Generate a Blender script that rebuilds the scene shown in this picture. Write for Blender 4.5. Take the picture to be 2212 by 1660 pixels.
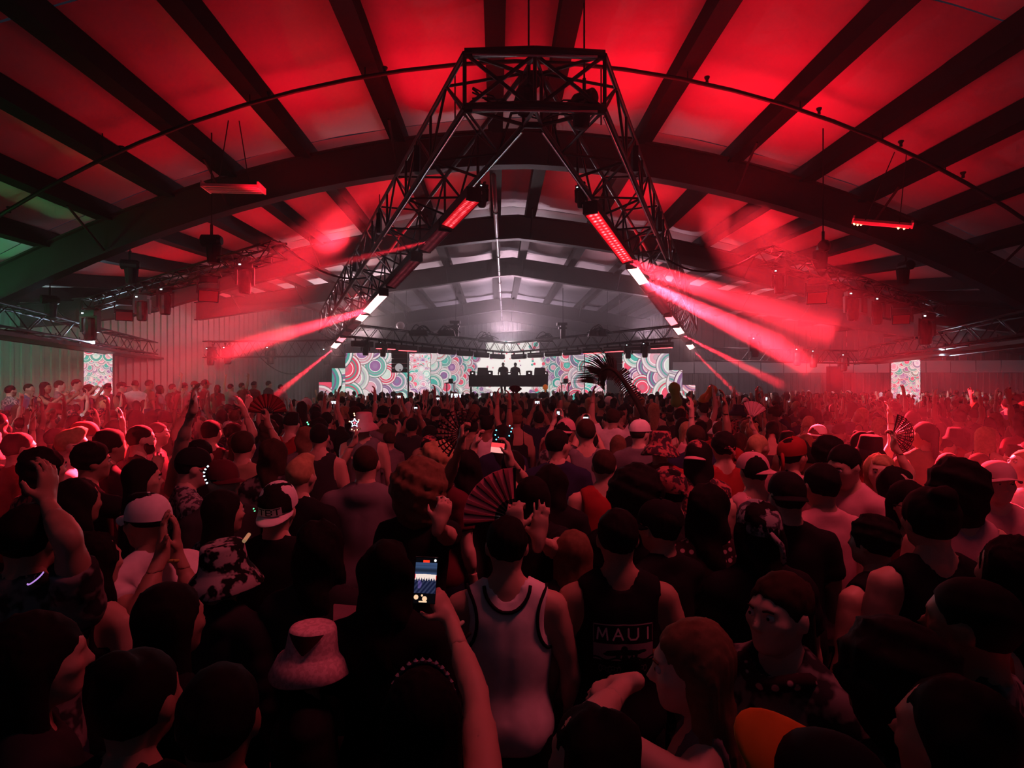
import bpy, math, random
import numpy as np
from mathutils import Vector, Matrix, Euler
D = bpy.data
for o in list(D.objects):
    D.objects.remove(o, do_unlink=True)
SC = bpy.context.scene
COL = SC.collection
# ------------------------------------------------------------------ camera, world, exposure
CAM_LOC = Vector((-0.57, 0.0, 2.22)); YAW = math.radians(1.45); FPX = 1300.0
cam_d = D.cameras.new('camera'); cam_d.sensor_width = 36.0; cam_d.lens = 36.0 * FPX / 2212.0
cam_d.clip_start = 0.05; cam_d.clip_end = 300
cam = D.objects.new('camera', cam_d); COL.objects.link(cam)
cam.location = CAM_LOC; cam.rotation_euler = (math.radians(90), 0, -YAW)
SC.camera = cam
SC.view_settings.view_transform = 'Standard'; SC.view_settings.look = 'None'
SC.view_settings.exposure = 0.0; SC.view_settings.gamma = 1.0; SC.view_settings.use_curve_mapping = False
SC.cycles.use_denoising = True
SC.cycles.max_bounces = 3; SC.cycles.diffuse_bounces = 2; SC.cycles.glossy_bounces = 2
SC.cycles.transmission_bounces = 2; SC.cycles.volume_bounces = 0; SC.cycles.transparent_max_bounces = 6
SC.cycles.sample_clamp_indirect = 3.0
SC.cycles.volume_max_steps = 128
SC.cycles.use_adaptive_sampling = True; SC.cycles.adaptive_threshold = 0.07; SC.cycles.adaptive_min_samples = 16
wd = D.worlds.new('world'); SC.world = wd; wd.use_nodes = True
wd.node_tree.nodes['Background'].inputs[0].default_value = (0.55, 0.62, 1.0, 1)
wd.node_tree.nodes['Background'].inputs[1].default_value = 0.016

FW = Vector((math.sin(YAW), math.cos(YAW), 0)); RT = Vector((math.cos(YAW), -math.sin(YAW), 0))
def W(px, py, d):
    """point of the hall seen at picture position px, py and D metres in front of the camera"""
    return CAM_LOC + FW * d + RT * ((px - 1106.0) / FPX * d) + Vector((0, 0, (830.0 - py) / FPX * d))

def spot(name, loc, target, energy, color, size_deg, blend=0.3, radius=0.05):
    l = D.lights.new(name, 'SPOT'); l.energy = energy; l.color = color
    l.spot_size = math.radians(size_deg); l.spot_blend = blend; l.shadow_soft_size = radius
    o = D.objects.new(name, l); COL.objects.link(o); o.location = loc
    o.rotation_euler = (Vector(target) - Vector(loc)).to_track_quat('-Z', 'Y').to_euler()
    return o
def area(name, loc, target, energy, color, sx, sy, spread=180):
    l = D.lights.new(name, 'AREA'); l.energy = energy; l.color = color; l.shape = 'RECTANGLE'
    l.size = sx; l.size_y = sy; l.spread = math.radians(spread)
    o = D.objects.new(name, l); COL.objects.link(o); o.location = loc
    o.rotation_euler = (Vector(target) - Vector(loc)).to_track_quat('-Z', 'Y').to_euler()
    return o
RED = (1.0, 0.004, 0.018)
HOT = (1.0, 0.022, 0.045)
# LIGHTS: red uplights on the big truss wash the roof
HAZE = 0.005
BEAMS = []
# red washes under the roof
for (x, y, dz, e, sz) in ((-1.6, 11.4, 1.1, 30, 2.4), (1.7, 11.4, 1.1, 40, 2.4), (-4.3, 11.6, 2.0, 40, 1.6), (4.4, 11.6, 2.0, 78, 1.6), (-7.0, 12.2, 2.0, 15, 1.6), (7.2, 12.2, 2.0, 26, 1.6), (-2.5, 7.6, 1.6, 10, 2.0), (2.8, 7.6, 1.6, 22, 2.0), (-3.4, 17.6, 2.0, 48, 1.6), (3.4, 17.6, 2.0, 56, 1.6), (-6.8, 17.5, 2.0, 30, 1.6), (6.8, 17.5, 2.0, 40, 1.6), (-10.0, 18.5, 1.6, 22, 1.6), (10.0, 18.5, 1.6, 22, 1.6), (-6, 24.5, 1.8, 30, 1.6), (6, 24.5, 1.8, 34, 1.6), (-11, 24.5, 0.2, 16, 1.6)):
    area('roof_wash', (x, y, 8.42 - .03 * abs(x) - .0205 * x * x - dz), (x * 1.05, y - .3, 12), e, RED, sz, sz, 175)
area('green_wash', (-12.6, 11.5, 3.2), (-13.0, 14, 8.0), 62, (0.05, 1.0, 0.3), 0.6, 0.6, 170)
area('green_wash', (-13.8, 13.2, 3.0), (-16.0, 19, 2.5), 95, (0.06, 1.0, 0.45), 0.6, 0.6, 150)
# pale lights added to boost stage light on the far roof and the walls
for (x, y, z, tx, ty, tz, e, c) in ((0, 33, 5.2, 0, 30, 9, 400, (1, .62, .76)), (-7, 30, 4.6, -8, 27, 9, 230, (1, .68, .72)), (7, 30, 4.6, 8, 27, 9, 160, (1, .62, .78)), (0, 44, 4.6, 0, 42, 9, 330, (.95, .70, .92)),
        (-9.5, 26, 4.6, -14, 27, 2.6, 70, (1, .60, .56)), (11, 27, 4.4, 17, 34, 2.8, 190, (1, .60, .70)), (-13.2, 16.6, 4.2, -13, 21, 2.6, 26, (.75, .88, 1)), (15.5, 21, 4.0, 17.5, 27, 2.4, 100, (.72, .86, 1))):
    area('pale_wash', (x, y, z), (tx, ty, tz), e, c, 1.5, 0.5, 175)
spot('added_rim_spot', (0, 32.3, 4.3), (0, 11, 6.6), 700, (1, .86, .92), 44, 0.8, 0.15)  # added spot that gives the truss edges a white rim
# overhead red area light added in place of roof bounce, lifts hats and shoulders
area('crowd_fill', (2.0, 2.3, 7.2), (0.2, 5.6, 1.5), 92, (1.0, .085, .13), 2.4, 1.0, 95)
spot('crowd_wash_side', (3.6, 17.0, 5.2), W(2120, 980, 5.0), 3800, (1.0, .02, .05), 27, 1.0, 0.2)
spot('crowd_wash_side', (-4.6, 19.5, 5.0), W(60, 950, 5.5), 2800, (1.0, .02, .05), 26, 1.0, 0.2)
# red keys added, without fixtures, to brighten two knots of dancers
for (x, y, z), tgt, e in (((4.2, 13.2, 5.9), W(1850, 915, 6.6), 230), ((4.6, 12.2, 5.6), W(2140, 1010, 4.2), 200), ((-3.4, 12.6, 6.0), W(310, 945, 5.6), 170), ((-3.9, 13.4, 5.9), W(90, 955, 4.7), 200)):
    area('crowd_key', (x, y, z), tgt, e * 1.0, (1.0, .022, .042), 0.6, 0.6, 8)
area('platform_fill', (-9.8, 9.6, 4.4), (-10.2, 13.5, 1.3), 26, (.85, .96, 1), 0.8, 0.5, 120)  # added fill that lifts the people on the platform, no fixture there
# cool blinders at the outer corners of the trusses
spot('cool_blinder', W(205, 742, 18.5), (-4, 8, 1.0), 260, (.55, .80, 1.0), 110, .9, .1)
spot('cool_blinder', W(2035, 765, 19), (5, 9, 1.0), 260, (.50, .78, 1.0), 110, .9, .1)
# strobe beams: each bar's row of lamps throws light along a smoke cone shaped to show it
LEG = {-1: (Vector((-.14, 9.56, 6.34)), W(716, 742, 30.0)), 1: (Vector((.14, 9.56, 6.34)), W(1497, 742, 30.0))}
def leg_point(sd, t, dz=-0.28): return LEG[sd][0].lerp(LEG[sd][1], t) + Vector((0, 0, dz))
for (sd, t, (tx, ty, d1), e, ln, size, n, reach) in ((-1, .19, (640, 590, 11.5), 26000, 0, 4.0, 1, .8), (-1, .525, (180, 850, 9.0), 210000, .7, 2.8, 3, .66), (-1, .93, (585, 862, 20), 220000, 0, 2.0, 1, .9),
        (1, .27, (1800, 722, 13.5), 70000, .9, 9.0, 3, .95), (1, .36, (2010, 908, 8.0), 380000, .9, 3.4, 3, .68), (1, .75, (1760, 868, 14), 260000, 0, 2.0, 1, .8), (1, .95, (1600, 860, 21), 160000, 0, 1.4, 1, .9)):
    dv = (LEG[sd][1] - LEG[sd][0]).normalized(); a0 = leg_point(sd, t, -.50) + Vector((sd * .10, 0, 0)); b = W(tx, ty, d1)
    for k in range(n):
        off = dv * (ln * (k - (n - 1) / 2) / max(1, n - 1)); spot('strobe_beam', a0 + off, b + off * 1.4, e, HOT, size, 0.8, 0.03)
    BEAMS.append((a0, b, size + 2, reach))
# ------------------------------------------------------------------ helpers
def tag(o, label=None, cat=None, group=None, kind=None):
    if label: o['label'] = label
    if cat: o['category'] = cat
    if group: o['group'] = group
    if kind: o['kind'] = kind
    return o
MATS = {}
def mat(name, col, rough=0.6, metal=0.0, emit=0.0, ecol=None, spec=0.3, noise=0.0, nscale=6.0, bump=0.0):
    if name in MATS: return MATS[name]
    m = D.materials.new(name); m.use_nodes = True; nt = m.node_tree
    b = nt.nodes['Principled BSDF']
    b.inputs['Base Color'].default_value = (*col, 1); b.inputs['Roughness'].default_value = rough
    b.inputs['Metallic'].default_value = metal; b.inputs['Specular IOR Level'].default_value = spec
    if emit > 0:
        b.inputs['Emission Color'].default_value = (*(ecol or col), 1); b.inputs['Emission Strength'].default_value = emit
    if noise > 0:
        tc = nt.nodes.new('ShaderNodeTexCoord'); nz = nt.nodes.new('ShaderNodeTexNoise'); nz.inputs['Scale'].default_value = nscale
        nz.inputs['Detail'].default_value = 3.0
        nt.links.new(tc.outputs['Object'], nz.inputs['Vector'])
        mx = nt.nodes.new('ShaderNodeMix'); mx.data_type = 'RGBA'
        mx.inputs[6].default_value = (*[c * (1 - noise) for c in col], 1); mx.inputs[7].default_value = (*[min(1, c * (1 + noise)) for c in col], 1)
        nt.links.new(nz.outputs['Fac'], mx.inputs[0]); nt.links.new(mx.outputs[2], b.inputs['Base Color'])
        if bump > 0:
            bp = nt.nodes.new('ShaderNodeBump'); bp.inputs['Strength'].default_value = bump
            nt.links.new(nz.outputs['Fac'], bp.inputs['Height']); nt.links.new(bp.outputs['Normal'], b.inputs['Normal'])
    MATS[name] = m
    return m
def emat(name, col, s):
    if name in MATS: return MATS[name]
    m = D.materials.new(name); m.use_nodes = True; nt = m.node_tree; nt.nodes.clear()
    e = nt.nodes.new('ShaderNodeEmission'); e.inputs[0].default_value = (*col, 1); e.inputs[1].default_value = s
    out = nt.nodes.new('ShaderNodeOutputMaterial'); nt.links.new(e.outputs[0], out.inputs[0]); MATS[name] = m
    return m
def image_mat(name, arr, strength=1.0, emit=True):
    """arr: h x w x 3 sRGB floats, row 0 at the bottom"""
    h, w = arr.shape[:2]
    im = D.images.new(name, w, h); px = np.ones((h, w, 4), np.float32); px[..., :3] = arr
    im.pixels.foreach_set(px.ravel()); im.pack()
    m = D.materials.new(name); m.use_nodes = True; nt = m.node_tree
    t = nt.nodes.new('ShaderNodeTexImage'); t.image = im; t.extension = 'EXTEND'
    b = nt.nodes['Principled BSDF']
    if emit:
        b.inputs['Base Color'].default_value = (0.02, 0.02, 0.02, 1)
        nt.links.new(t.outputs[0], b.inputs['Emission Color']); b.inputs['Emission Strength'].default_value = strength
    else:
        nt.links.new(t.outputs[0], b.inputs['Base Color']); b.inputs['Roughness'].default_value = 0.85
    b.inputs['Specular IOR Level'].default_value = 0.2
    MATS[name] = m
    return m

def me_from(name, v, f, smooth=False, mats=None, midx=None):
    me = D.meshes.new(name)
    v = np.asarray(v, np.float32).reshape(-1, 3)
    if isinstance(f, np.ndarray):
        n, k = f.shape
        me.vertices.add(len(v)); me.vertices.foreach_set('co', v.ravel())
        me.loops.add(n * k); me.loops.foreach_set('vertex_index', f.astype(np.int32).ravel())
        me.polygons.add(n); me.polygons.foreach_set('loop_start', np.arange(0, n * k, k, dtype=np.int32))
        me.update(calc_edges=True)
    else:
        me.from_pydata(v.tolist(), [], f)
    if mats:
        for m in mats: me.materials.append(m)
    if midx is not None: me.polygons.foreach_set('material_index', np.asarray(midx, np.int32))
    if smooth: me.polygons.foreach_set('use_smooth', np.ones(len(me.polygons), bool))
    me.update()
    return me
def obj(name, me, parent=None, m=None, loc=None):
    o = D.objects.new(name, me); COL.objects.link(o)
    if m is not None and not me.materials: me.materials.append(m)
    if parent is not None: o.parent = parent
    if loc is not None: o.location = loc
    return o
def empty(name, loc=(0, 0, 0), rz=0.0):
    o = D.objects.new(name, None); o.empty_display_size = 0.1; COL.objects.link(o)
    o.location = loc; o.rotation_euler = (0, 0, rz)
    return o
def copy_tree(o, parent=None):
    c = o.copy(); COL.objects.link(c)
    if parent is not None: c.parent = parent
    for ch in list(o.children): copy_tree(ch, c)
    return c

class MB:
    def __init__(self): self.v = []; self.f = []
    def add(self, v, f):
        n = len(self.v); self.v += [tuple(p) for p in v]; self.f += [tuple(i + n for i in q) for q in f]; return self
    def box(self, c, s, M=None, taper=1.0):
        hx, hy, hz = s[0] / 2, s[1] / 2, s[2] / 2
        pts = [Vector((x * hx * (taper if z < 0 else 1), y * hy * (taper if z < 0 else 1), z * hz)) for z in (-1, 1) for y in (-1, 1) for x in (-1, 1)]
        if M is not None: pts = [M @ p for p in pts]
        c = Vector(c)
        return self.add([c + p for p in pts], [(0, 2, 3, 1), (4, 5, 7, 6), (0, 1, 5, 4), (2, 6, 7, 3), (0, 4, 6, 2), (1, 3, 7, 5)])
    def hull8(self, pts):
        return self.add(pts, [(0, 2, 3, 1), (4, 5, 7, 6), (0, 1, 5, 4), (2, 6, 7, 3), (0, 4, 6, 2), (1, 3, 7, 5)])
    def tube(self, pts, r, n=6, cap=True, radii=None):
        pts = [Vector(p) for p in pts]; V = []; F = []; up = None
        for i, p in enumerate(pts):
            t = (pts[min(i + 1, len(pts) - 1)] - pts[max(i - 1, 0)]).normalized()
            if up is None: up = Vector((0, 0, 1)) if abs(t.z) < 0.9 else Vector((0, 1, 0))
            a = t.cross(up).normalized(); b = a.cross(t).normalized(); up = b
            rr = radii[i] if radii else r
            V += [p + (a * math.cos(q * 2 * math.pi / n) + b * math.sin(q * 2 * math.pi / n)) * rr for q in range(n)]
        for i in range(len(pts) - 1):
            for q in range(n):
                F.append((i * n + q, i * n + (q + 1) % n, (i + 1) * n + (q + 1) % n, (i + 1) * n + q))
        if cap: F += [tuple(range(n))[::-1], tuple((len(pts) - 1) * n + q for q in range(n))]
        return self.add(V, F)
    def lathe(self, prof, n=16, M=None, c=(0, 0, 0), cap=True):
        """prof: list of (radius, z)"""
        c = Vector(c); V = []; F = []
        for r, z in prof:
            for q in range(n):
                p = Vector((r * math.cos(2 * math.pi * q / n), r * math.sin(2 * math.pi * q / n), z))
                V.append(c + (M @ p if M is not None else p))
        for i in range(len(prof) - 1):
            for q in range(n):
                F.append((i * n + q, i * n + (q + 1) % n, (i + 1) * n + (q + 1) % n, (i + 1) * n + q))
        if cap: F += [tuple(range(n))[::-1], tuple((len(prof) - 1) * n + q for q in range(n))]
        return self.add(V, F)
    def grid(self, fn, nu, nv):
        """fn(i, j) -> point"""
        V = [fn(i, j) for j in range(nv + 1) for i in range(nu + 1)]
        F = [(j * (nu + 1) + i, j * (nu + 1) + i + 1, (j + 1) * (nu + 1) + i + 1, (j + 1) * (nu + 1) + i) for j in range(nv) for i in range(nu)]
        return self.add(V, F)
    def mesh(self, name, m=None, smooth=False):
        return me_from(name, self.v, self.f, smooth, [m] if m else None)
    def build(self, name, m, parent=None, loc=None, smooth=False):
        return obj(name, self.mesh(name, m, smooth), parent, None, loc)

_cyl = {}
def unit_cyl(m, n=6):
    k = (m.name, n)
    if k not in _cyl:
        b = MB(); b.lathe([(1, 0), (1, 1)], n); _cyl[k] = b.mesh('bar', m, smooth=False)
    return _cyl[k]
def bar(name, p, q, r, m, parent, n=6):
    """a round bar of its own from p to q (in the parent's coordinates); alike bars share one mesh"""
    p, q = Vector(p), Vector(q); d = q - p
    o = obj(name, unit_cyl(m, n), parent)
    o.matrix_local = Matrix.LocRotScale(p, d.to_track_quat('Z', 'Y'), Vector((r, r, d.length)))
    return o

STEEL_BLK = mat('black truss steel', (0.008, 0.0075, 0.008), 0.45, 0.0, spec=0.35)
STEEL_ALU = mat('dull aluminium', (0.75, 0.73, 0.75), 0.36, 1.0)
BLACK = mat('black plastic', (0.013, 0.013, 0.014), 0.5, spec=0.4)
RAFT = mat('dark red oxide steel', (0.026, 0.020, 0.022), 0.6, spec=0.2, noise=0.25, nscale=2.0)
PURL = mat('dark purlin steel', (0.006, 0.005, 0.006), 0.65, spec=0.15)
VINYL = mat('white vinyl insulation', (0.62, 0.60, 0.62), 0.55, spec=0.25, noise=0.16, nscale=1.1, bump=0.12)
SIDING = mat('grey metal siding', (0.30, 0.30, 0.31), 0.5, spec=0.3, noise=0.1, nscale=3.0)
DARKSIDE = mat('brown grey siding', (0.24, 0.21, 0.22), 0.6, spec=0.2)
FLOORM = mat('dark concrete', (0.05, 0.05, 0.052), 0.8, noise=0.3, nscale=2.0)
# ------------------------------------------------------------------ the hall
def smooth01(t): t = max(0.0, min(1.0, t)); return t * t * (3 - 2 * t)
def zr(x, y):
    """underside of the roof: a cambered arch near the entrance that flattens into a gable towards the stage"""
    a = abs(x)
    near = 8.5 - 0.03 * a - 0.0205 * a * a if a < 12 else 5.19 - 0.62 * (1 - math.exp(-(a - 12) * 0.52 / 0.62))
    far = 8.5 - 0.15 * a
    t = smooth01((y - 13) / 15)
    return near * (1 - t) + far * t - 0.08
PX = [-19, -17.0, -15.2, -13.7, -12.3, -10.9, -9.5, -8.1, -6.7, -5.0, -2.85, -0.6, 0.6, 2.85, 5.0, 6.7, 8.1, 9.5, 10.9, 12.3, 13.7, 15.2, 17.0, 19.0, 21.5, 24, 27, 31]
PY = [3.0, 8.3, 14.0, 21.0, 28.0, 41.0, 48.0, 53.5]
RY = [14.0, 21.0, 28.0, 41.0, 48.0]
floor = MB().add([(-40, -6, 0), (45, -6, 0), (45, 60, 0), (-40, 60, 0), (-40, -6, -0.2), (45, -6, -0.2), (45, 60, -0.2), (-40, 60, -0.2)],
                 [(0, 1, 2, 3), (7, 6, 5, 4), (0, 4, 5, 1), (1, 5, 6, 2), (2, 6, 7, 3), (3, 7, 4, 0)]).build('floor', FLOORM)
tag(floor, 'dark concrete floor under the dancing crowd', kind='structure')
ceil = empty('ceiling'); tag(ceil, 'roof of sagging white insulation bays between dark purlins', kind='structure')
for j in range(len(PY) - 1):
    for i in range(len(PX) - 1):
        x0, x1, y0, y1 = PX[i] + 0.02, PX[i + 1] - 0.02, PY[j] + 0.015, PY[j + 1] - 0.015
        rg = random.Random(i * 31 + j)
        sg = min(0.16, (x1 - x0) * 0.07) * rg.uniform(0.7, 1.3); ph = rg.uniform(0, 6)
        def fn(a, b, top=0.0):
            u, v = a / 6, b / 10; x = x0 + (x1 - x0) * u; y = y0 + (y1 - y0) * v
            s = sg * 4 * u * (1 - u) * (0.75 + 0.25 * math.sin(v * 9 + ph)) * min(1, v * 10, (1 - v) * 10)
            return (x, y, zr(x, y) - s + 0.012 * math.sin(v * 40 + u * 5 + ph) * u * (1 - u) * 4)
        b = MB().grid(fn, 6, 10)
        obj('insulation_panel', b.mesh('insulation_panel', VINYL, True), ceil)
for x in PX:
    b = MB(); n = 26; V = []; F = []
    for k in range(n + 1):
        y = 3.0 + 50.5 * k / n; z = zr(x, y) - 0.005
        V += [(x - .17, y, z - .34), (x + .17, y, z - .34), (x + .17, y, z + .02), (x - .17, y, z + .02)]
    for k in range(n):
        for q in range(4): F.append((k * 4 + q, k * 4 + (q + 1) % 4, k * 4 + 4 + (q + 1) % 4, k * 4 + 4 + q))
    obj('purlin', b.add(V, F).mesh('purlin', PURL), ceil)
for y in RY:
    r = empty('trim_%d' % (RY.index(y) + 1)); tag(r, 'deep dark steel rafter spanning the hall, number %d from the camera' % (RY.index(y) + 1), kind='structure')
    r['label'] = ['nearest deep steel rafter, behind the big truss apex', 'second steel rafter, its lower edge catching light', 'third steel rafter above the stage truss',
                  'fourth steel rafter before the stage', 'last steel rafter by the gable wall'][RY.index(y)]
    xs = np.linspace(-19, 31, 61)
    def sweep(zt, zb, w):
        V = []; F = []
        for x in xs:
            z = zr(x, y)
            V += [(x, y - w, z - zb), (x, y + w, z - zb), (x, y + w, z - zt), (x, y - w, z - zt)]
        for k in range(len(xs) - 1):
            for q in range(4): F.append((k * 4 + q, k * 4 + 4 + q, k * 4 + 4 + (q + 1) % 4, k * 4 + (q + 1) % 4))
        return MB().add(V, F)
    obj('web', sweep(0.33, 1.08, 0.05).mesh('web', RAFT), r)
    obj('bottom_flange', sweep(1.08, 1.13, 0.16).mesh('bottom_flange', RAFT), r)
    obj('top_flange', sweep(0.30, 0.34, 0.16).mesh('top_flange', RAFT), r)
    for x in PX:
        for s in (-1, 1):
            if abs(x) < 17 and (PX.index(x) % 2 == 0):
                bar('flange_brace', (x, y + s * 1.25, zr(x, y) - 0.36), (x + 0.02, y + s * 0.08, zr(x, y) - 1.06), 0.028, RAFT, r)
# sprinkler pipe across the bay
pr = empty('sprinkler_pipe', (0, 10.6, 0)); tag(pr, 'long dark sprinkler pipe crossing the roof bay in front of the nearest rafter', 'pipe')
pts = []
for x in np.linspace(-14, 14.5, 30):
    yy = 10.6 + 0.0125 * x * x; pts.append((x, yy - 10.6, zr(x, yy) - 0.50))
MB().tube(pts, 0.036, 8).build('pipe_run', STEEL_BLK, pr, smooth=True)
for x in (-10.4, -7.9, -5.0, -2.9, 2.85, 5.0, 6.7, 8.1, 10.9):
    yy = 10.6 + 0.0125 * x * x; z = zr(x, yy)
    bar('hanger_rod', (x, yy - 10.6, z - 0.5), (x, yy - 10.6, z - 0.02), 0.012, STEEL_BLK, pr)
    MB().lathe([(0.0, 0.0), (0.03, 0.01), (0.025, 0.06), (0.05, 0.1), (0.05, 0.12)], 8, c=(x + 0.35, yy - 10.6, zr(x + .35, yy) - 0.5)).build('sprinkler_head', STEEL_BLK, pr)
# ridge pipe running to the stage
rp = empty('ridge_pipe', (-0.4, 30, 0)); tag(rp, 'pale round duct pipe running along the ridge towards the gable wall', 'pipe')
p0, p1 = Vector((-0.25, -15.4, 7.28)), Vector((0.31, 22.9, 7.3))
MB().tube([p0.lerp(p1, k / 12) for k in range(13)], 0.062, 10).build('pipe_run', mat('pipe grey', (0.33, 0.31, 0.33), 0.4, 0.3), rp, smooth=True)
for k in range(1, 13):
    c = p0.lerp(p1, k / 12.5)
    MB().lathe([(0.07, -.06), (0.085, -.05), (0.085, .05), (0.07, .06)], 10, M=Matrix.Rotation(math.radians(90), 3, 'X'), c=c).build('coupling', STEEL_BLK, rp)
    if k % 2 == 0: bar('hanger_rod', c, c + Vector((0, 0, 0.9)), 0.012, STEEL_BLK, rp)

def siding(name, A, B, z0, z1, pw, rib, m, label, step=3, zfun=None):
    """a wall of ribbed metal sheets from A to B (plan points, seen from the right-hand side)"""
    w = empty(name); tag(w, label, kind='structure')
    A = Vector((A[0], A[1], 0)); B = Vector((B[0], B[1], 0)); d = (B - A); L = d.length; d /= L
    nrm = Vector((d.y, -d.x, 0)); n = max(1, round(L / pw))
    for k in range(n):
        a, b2 = L * k / n + 0.006, L * (k + 1) / n - 0.006
        s = []
        for q in range(step):
            u = a + (b2 - a) * q / step; v = (b2 - a) / step
            s += [(u, 0), (u + v * .60, 0), (u + v * .68, rib), (u + v * .92, rib)]
        s.append((b2, 0)); V = []; F = []
        for u, h in s:
            p = A + d * u + nrm * h; zt = z1 if zfun is None else zfun(p)
            V += [(p.x, p.y, z0), (p.x, p.y, zt)]
        for q in range(len(s) - 1): F.append((q * 2, q * 2 + 2, q * 2 + 3, q * 2 + 1))
        obj('siding_panel', MB().add(V, F).mesh('siding_panel', m), w)
    return w
LA = W(-120, 0, 18.5); LB = W(705, 0, 37.0)
siding('wall_left', LA, LB, 0.0, 6, 0.95, 0.05, SIDING, 'grey ribbed metal side wall behind the raised crowd', 3, lambda p: zr(p.x, p.y) + 0.1)
siding('wall_left_stage', LB, (-13.5, 54), 0.0, 6, 1.2, 0.05, DARKSIDE, 'dark ribbed wall beside the stage wing', 3, lambda p: zr(p.x, p.y) + 0.1)
RA = W(1452, 0, 36.0); RB = W(2330, 0, 32.5)
siding('wall_right', RA, RB, 0.0, 2.84, 0.95, 0.05, DARKSIDE, 'brownish ribbed metal wall below the white panel strip', 3)
wu = empty('trim_6'); tag(wu, 'strip of white wall panels above the ribbed wall', kind='structure')
d = RB - RA; nP = 17
for k in range(nP):
    a = RA + d * (k / nP + 0.0012); b2 = RA + d * ((k + 1) / nP - 0.0012); off = Vector((0, -0.03, 0))
    z0, z1 = 2.86, 3.52
    MB().hull8([(a.x, a.y - .05, z0), (b2.x, b2.y - .05, z0), (a.x, a.y, z0), (b2.x, b2.y, z0), (a.x, a.y - .05, z1), (b2.x, b2.y - .05, z1), (a.x, a.y, z1), (b2.x, b2.y, z1)]).build('wall_panel', mat('white panel', (0.5, 0.48, 0.49), 0.5), wu)
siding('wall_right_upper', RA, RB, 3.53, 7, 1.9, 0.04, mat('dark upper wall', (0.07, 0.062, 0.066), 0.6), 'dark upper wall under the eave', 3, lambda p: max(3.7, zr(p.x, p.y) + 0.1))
siding('wall_right_stage', (10.0, 54), RA, 0.0, 7, 1.2, 0.05, DARKSIDE, 'dark ribbed wall beside the other stage wing', 3, lambda p: zr(p.x, p.y) + 0.1)
siding('wall_back', (-13.5, 53.6), (10.0, 53.6), 0, 9, 1.2, 0.03, mat('gable grey', (0.30, 0.29, 0.31), 0.6), 'hazy grey gable wall behind the stage', 3, lambda p: zr(p.x, 53.4) + 0.05)
duct = empty('air_duct', (3, 52.6, 0)); tag(duct, 'pale stepped air duct under the gable apex behind the stage', 'duct')
for a, b2 in (((-7, 0, 6.1), (1.2, 0, 6.9)), ((1.2, 0, 6.9), (4.2, 0, 6.35)), ((4.2, 0, 6.35), (4.6, 0, 6.0)), ((4.6, 0, 6.0), (7.2, 0, 5.8))):
    bar('duct_run', Vector(a) + Vector((-2.5, 0, 0)), Vector(b2) + Vector((-2.5, 0, 0)), 0.07, mat('pipe grey', (0.3, .3, .3)), duct, 8)
# columns on the walls
for nm, p, h in (('column', W(1795, 0, 33.8), 3.0),):
    c = MB().box((p.x, p.y - 0.35, 1.6), (0.7, 0.4, 3.2)).build('trim_7', RAFT); tag(c, 'dark steel column against the ribbed wall', kind='structure')
for k, (px, dd) in enumerate(((390, 28.0), (530, 32.0))):
    p = W(px, 0, dd)
    c = MB().add(*(lambda q: (q, [(0, 2, 3, 1), (4, 5, 7, 6), (0, 1, 5, 4), (2, 6, 7, 3), (0, 4, 6, 2), (1, 3, 7, 5)]))([(p.x + sx * (0.34 if z else 0.2), p.y + sy * 0.25, z * 5.9) for z in (0, 1) for sy in (-1, 1) for sx in (-1, 1)])).build('trim_%d' % (8 + k), mat('red oxide column', (0.20, 0.09, 0.09), 0.6))
    tag(c, ['tapered dark red column beside the small side screen', 'tapered dark red column nearer the stage'][k], kind='structure')
# haze fills the hall
hz = MB().box((4, 28.5, 5.2), (60, 53, 11)).build('haze', None)
hm = D.materials.new('haze'); hm.use_nodes = True; nt = hm.node_tree; nt.nodes.clear()
vs = nt.nodes.new('ShaderNodeVolumeScatter'); vs.inputs['Color'].default_value = (0.9, 0.9, 0.9, 1); vs.inputs['Density'].default_value = HAZE; vs.inputs['Anisotropy'].default_value = 0.2
out = nt.nodes.new('ShaderNodeOutputMaterial'); nt.links.new(vs.outputs[0], out.inputs['Volume'])
hz.data.materials.append(hm); tag(hz, 'thin theatrical haze filling the hall', kind='stuff')
hz2 = MB().box((-0.4, 38.5, 5.2), (22, 33, 10.9)).build('stage_haze', None); hm2 = hm.copy(); hm2.name = 'stage haze'; hm2.node_tree.nodes['Volume Scatter'].inputs['Density'].default_value = 0.022
hz2.data.materials.append(hm2); tag(hz2, 'thicker lavender haze around the stage end of the hall', kind='stuff')
SMK = D.materials.new('beam smoke'); SMK.use_nodes = True; nt = SMK.node_tree; nt.nodes.clear()
vs = nt.nodes.new('ShaderNodeVolumeScatter'); vs.inputs['Color'].default_value = (0.9, 0.9, 0.9, 1); vs.inputs['Density'].default_value = 0.07; vs.inputs['Anisotropy'].default_value = 0.2
out = nt.nodes.new('ShaderNodeOutputMaterial'); nt.links.new(vs.outputs[0], out.inputs['Volume'])
for k, (a, b, size, reach) in enumerate(BEAMS):  # denser smoke added in cones so the beams stand out and fade
    d = (b - a); L = d.length * reach; d.normalize(); w = math.tan(math.radians(size * .75))
    R = d.to_track_quat('Z', 'Y').to_matrix()
    o = MB().lathe([(.42 + w * L * u, .0 + L * u) for u in (0, .25, .5, .75, 1.0)] + [(w * L * .6, L * 1.06)], 16, M=R, c=(0, 0, 0)).build('smoke', SMK, loc=a)
    tag(o, 'denser smoke cone shaped around a strobe beam to make it show', kind='stuff')
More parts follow.
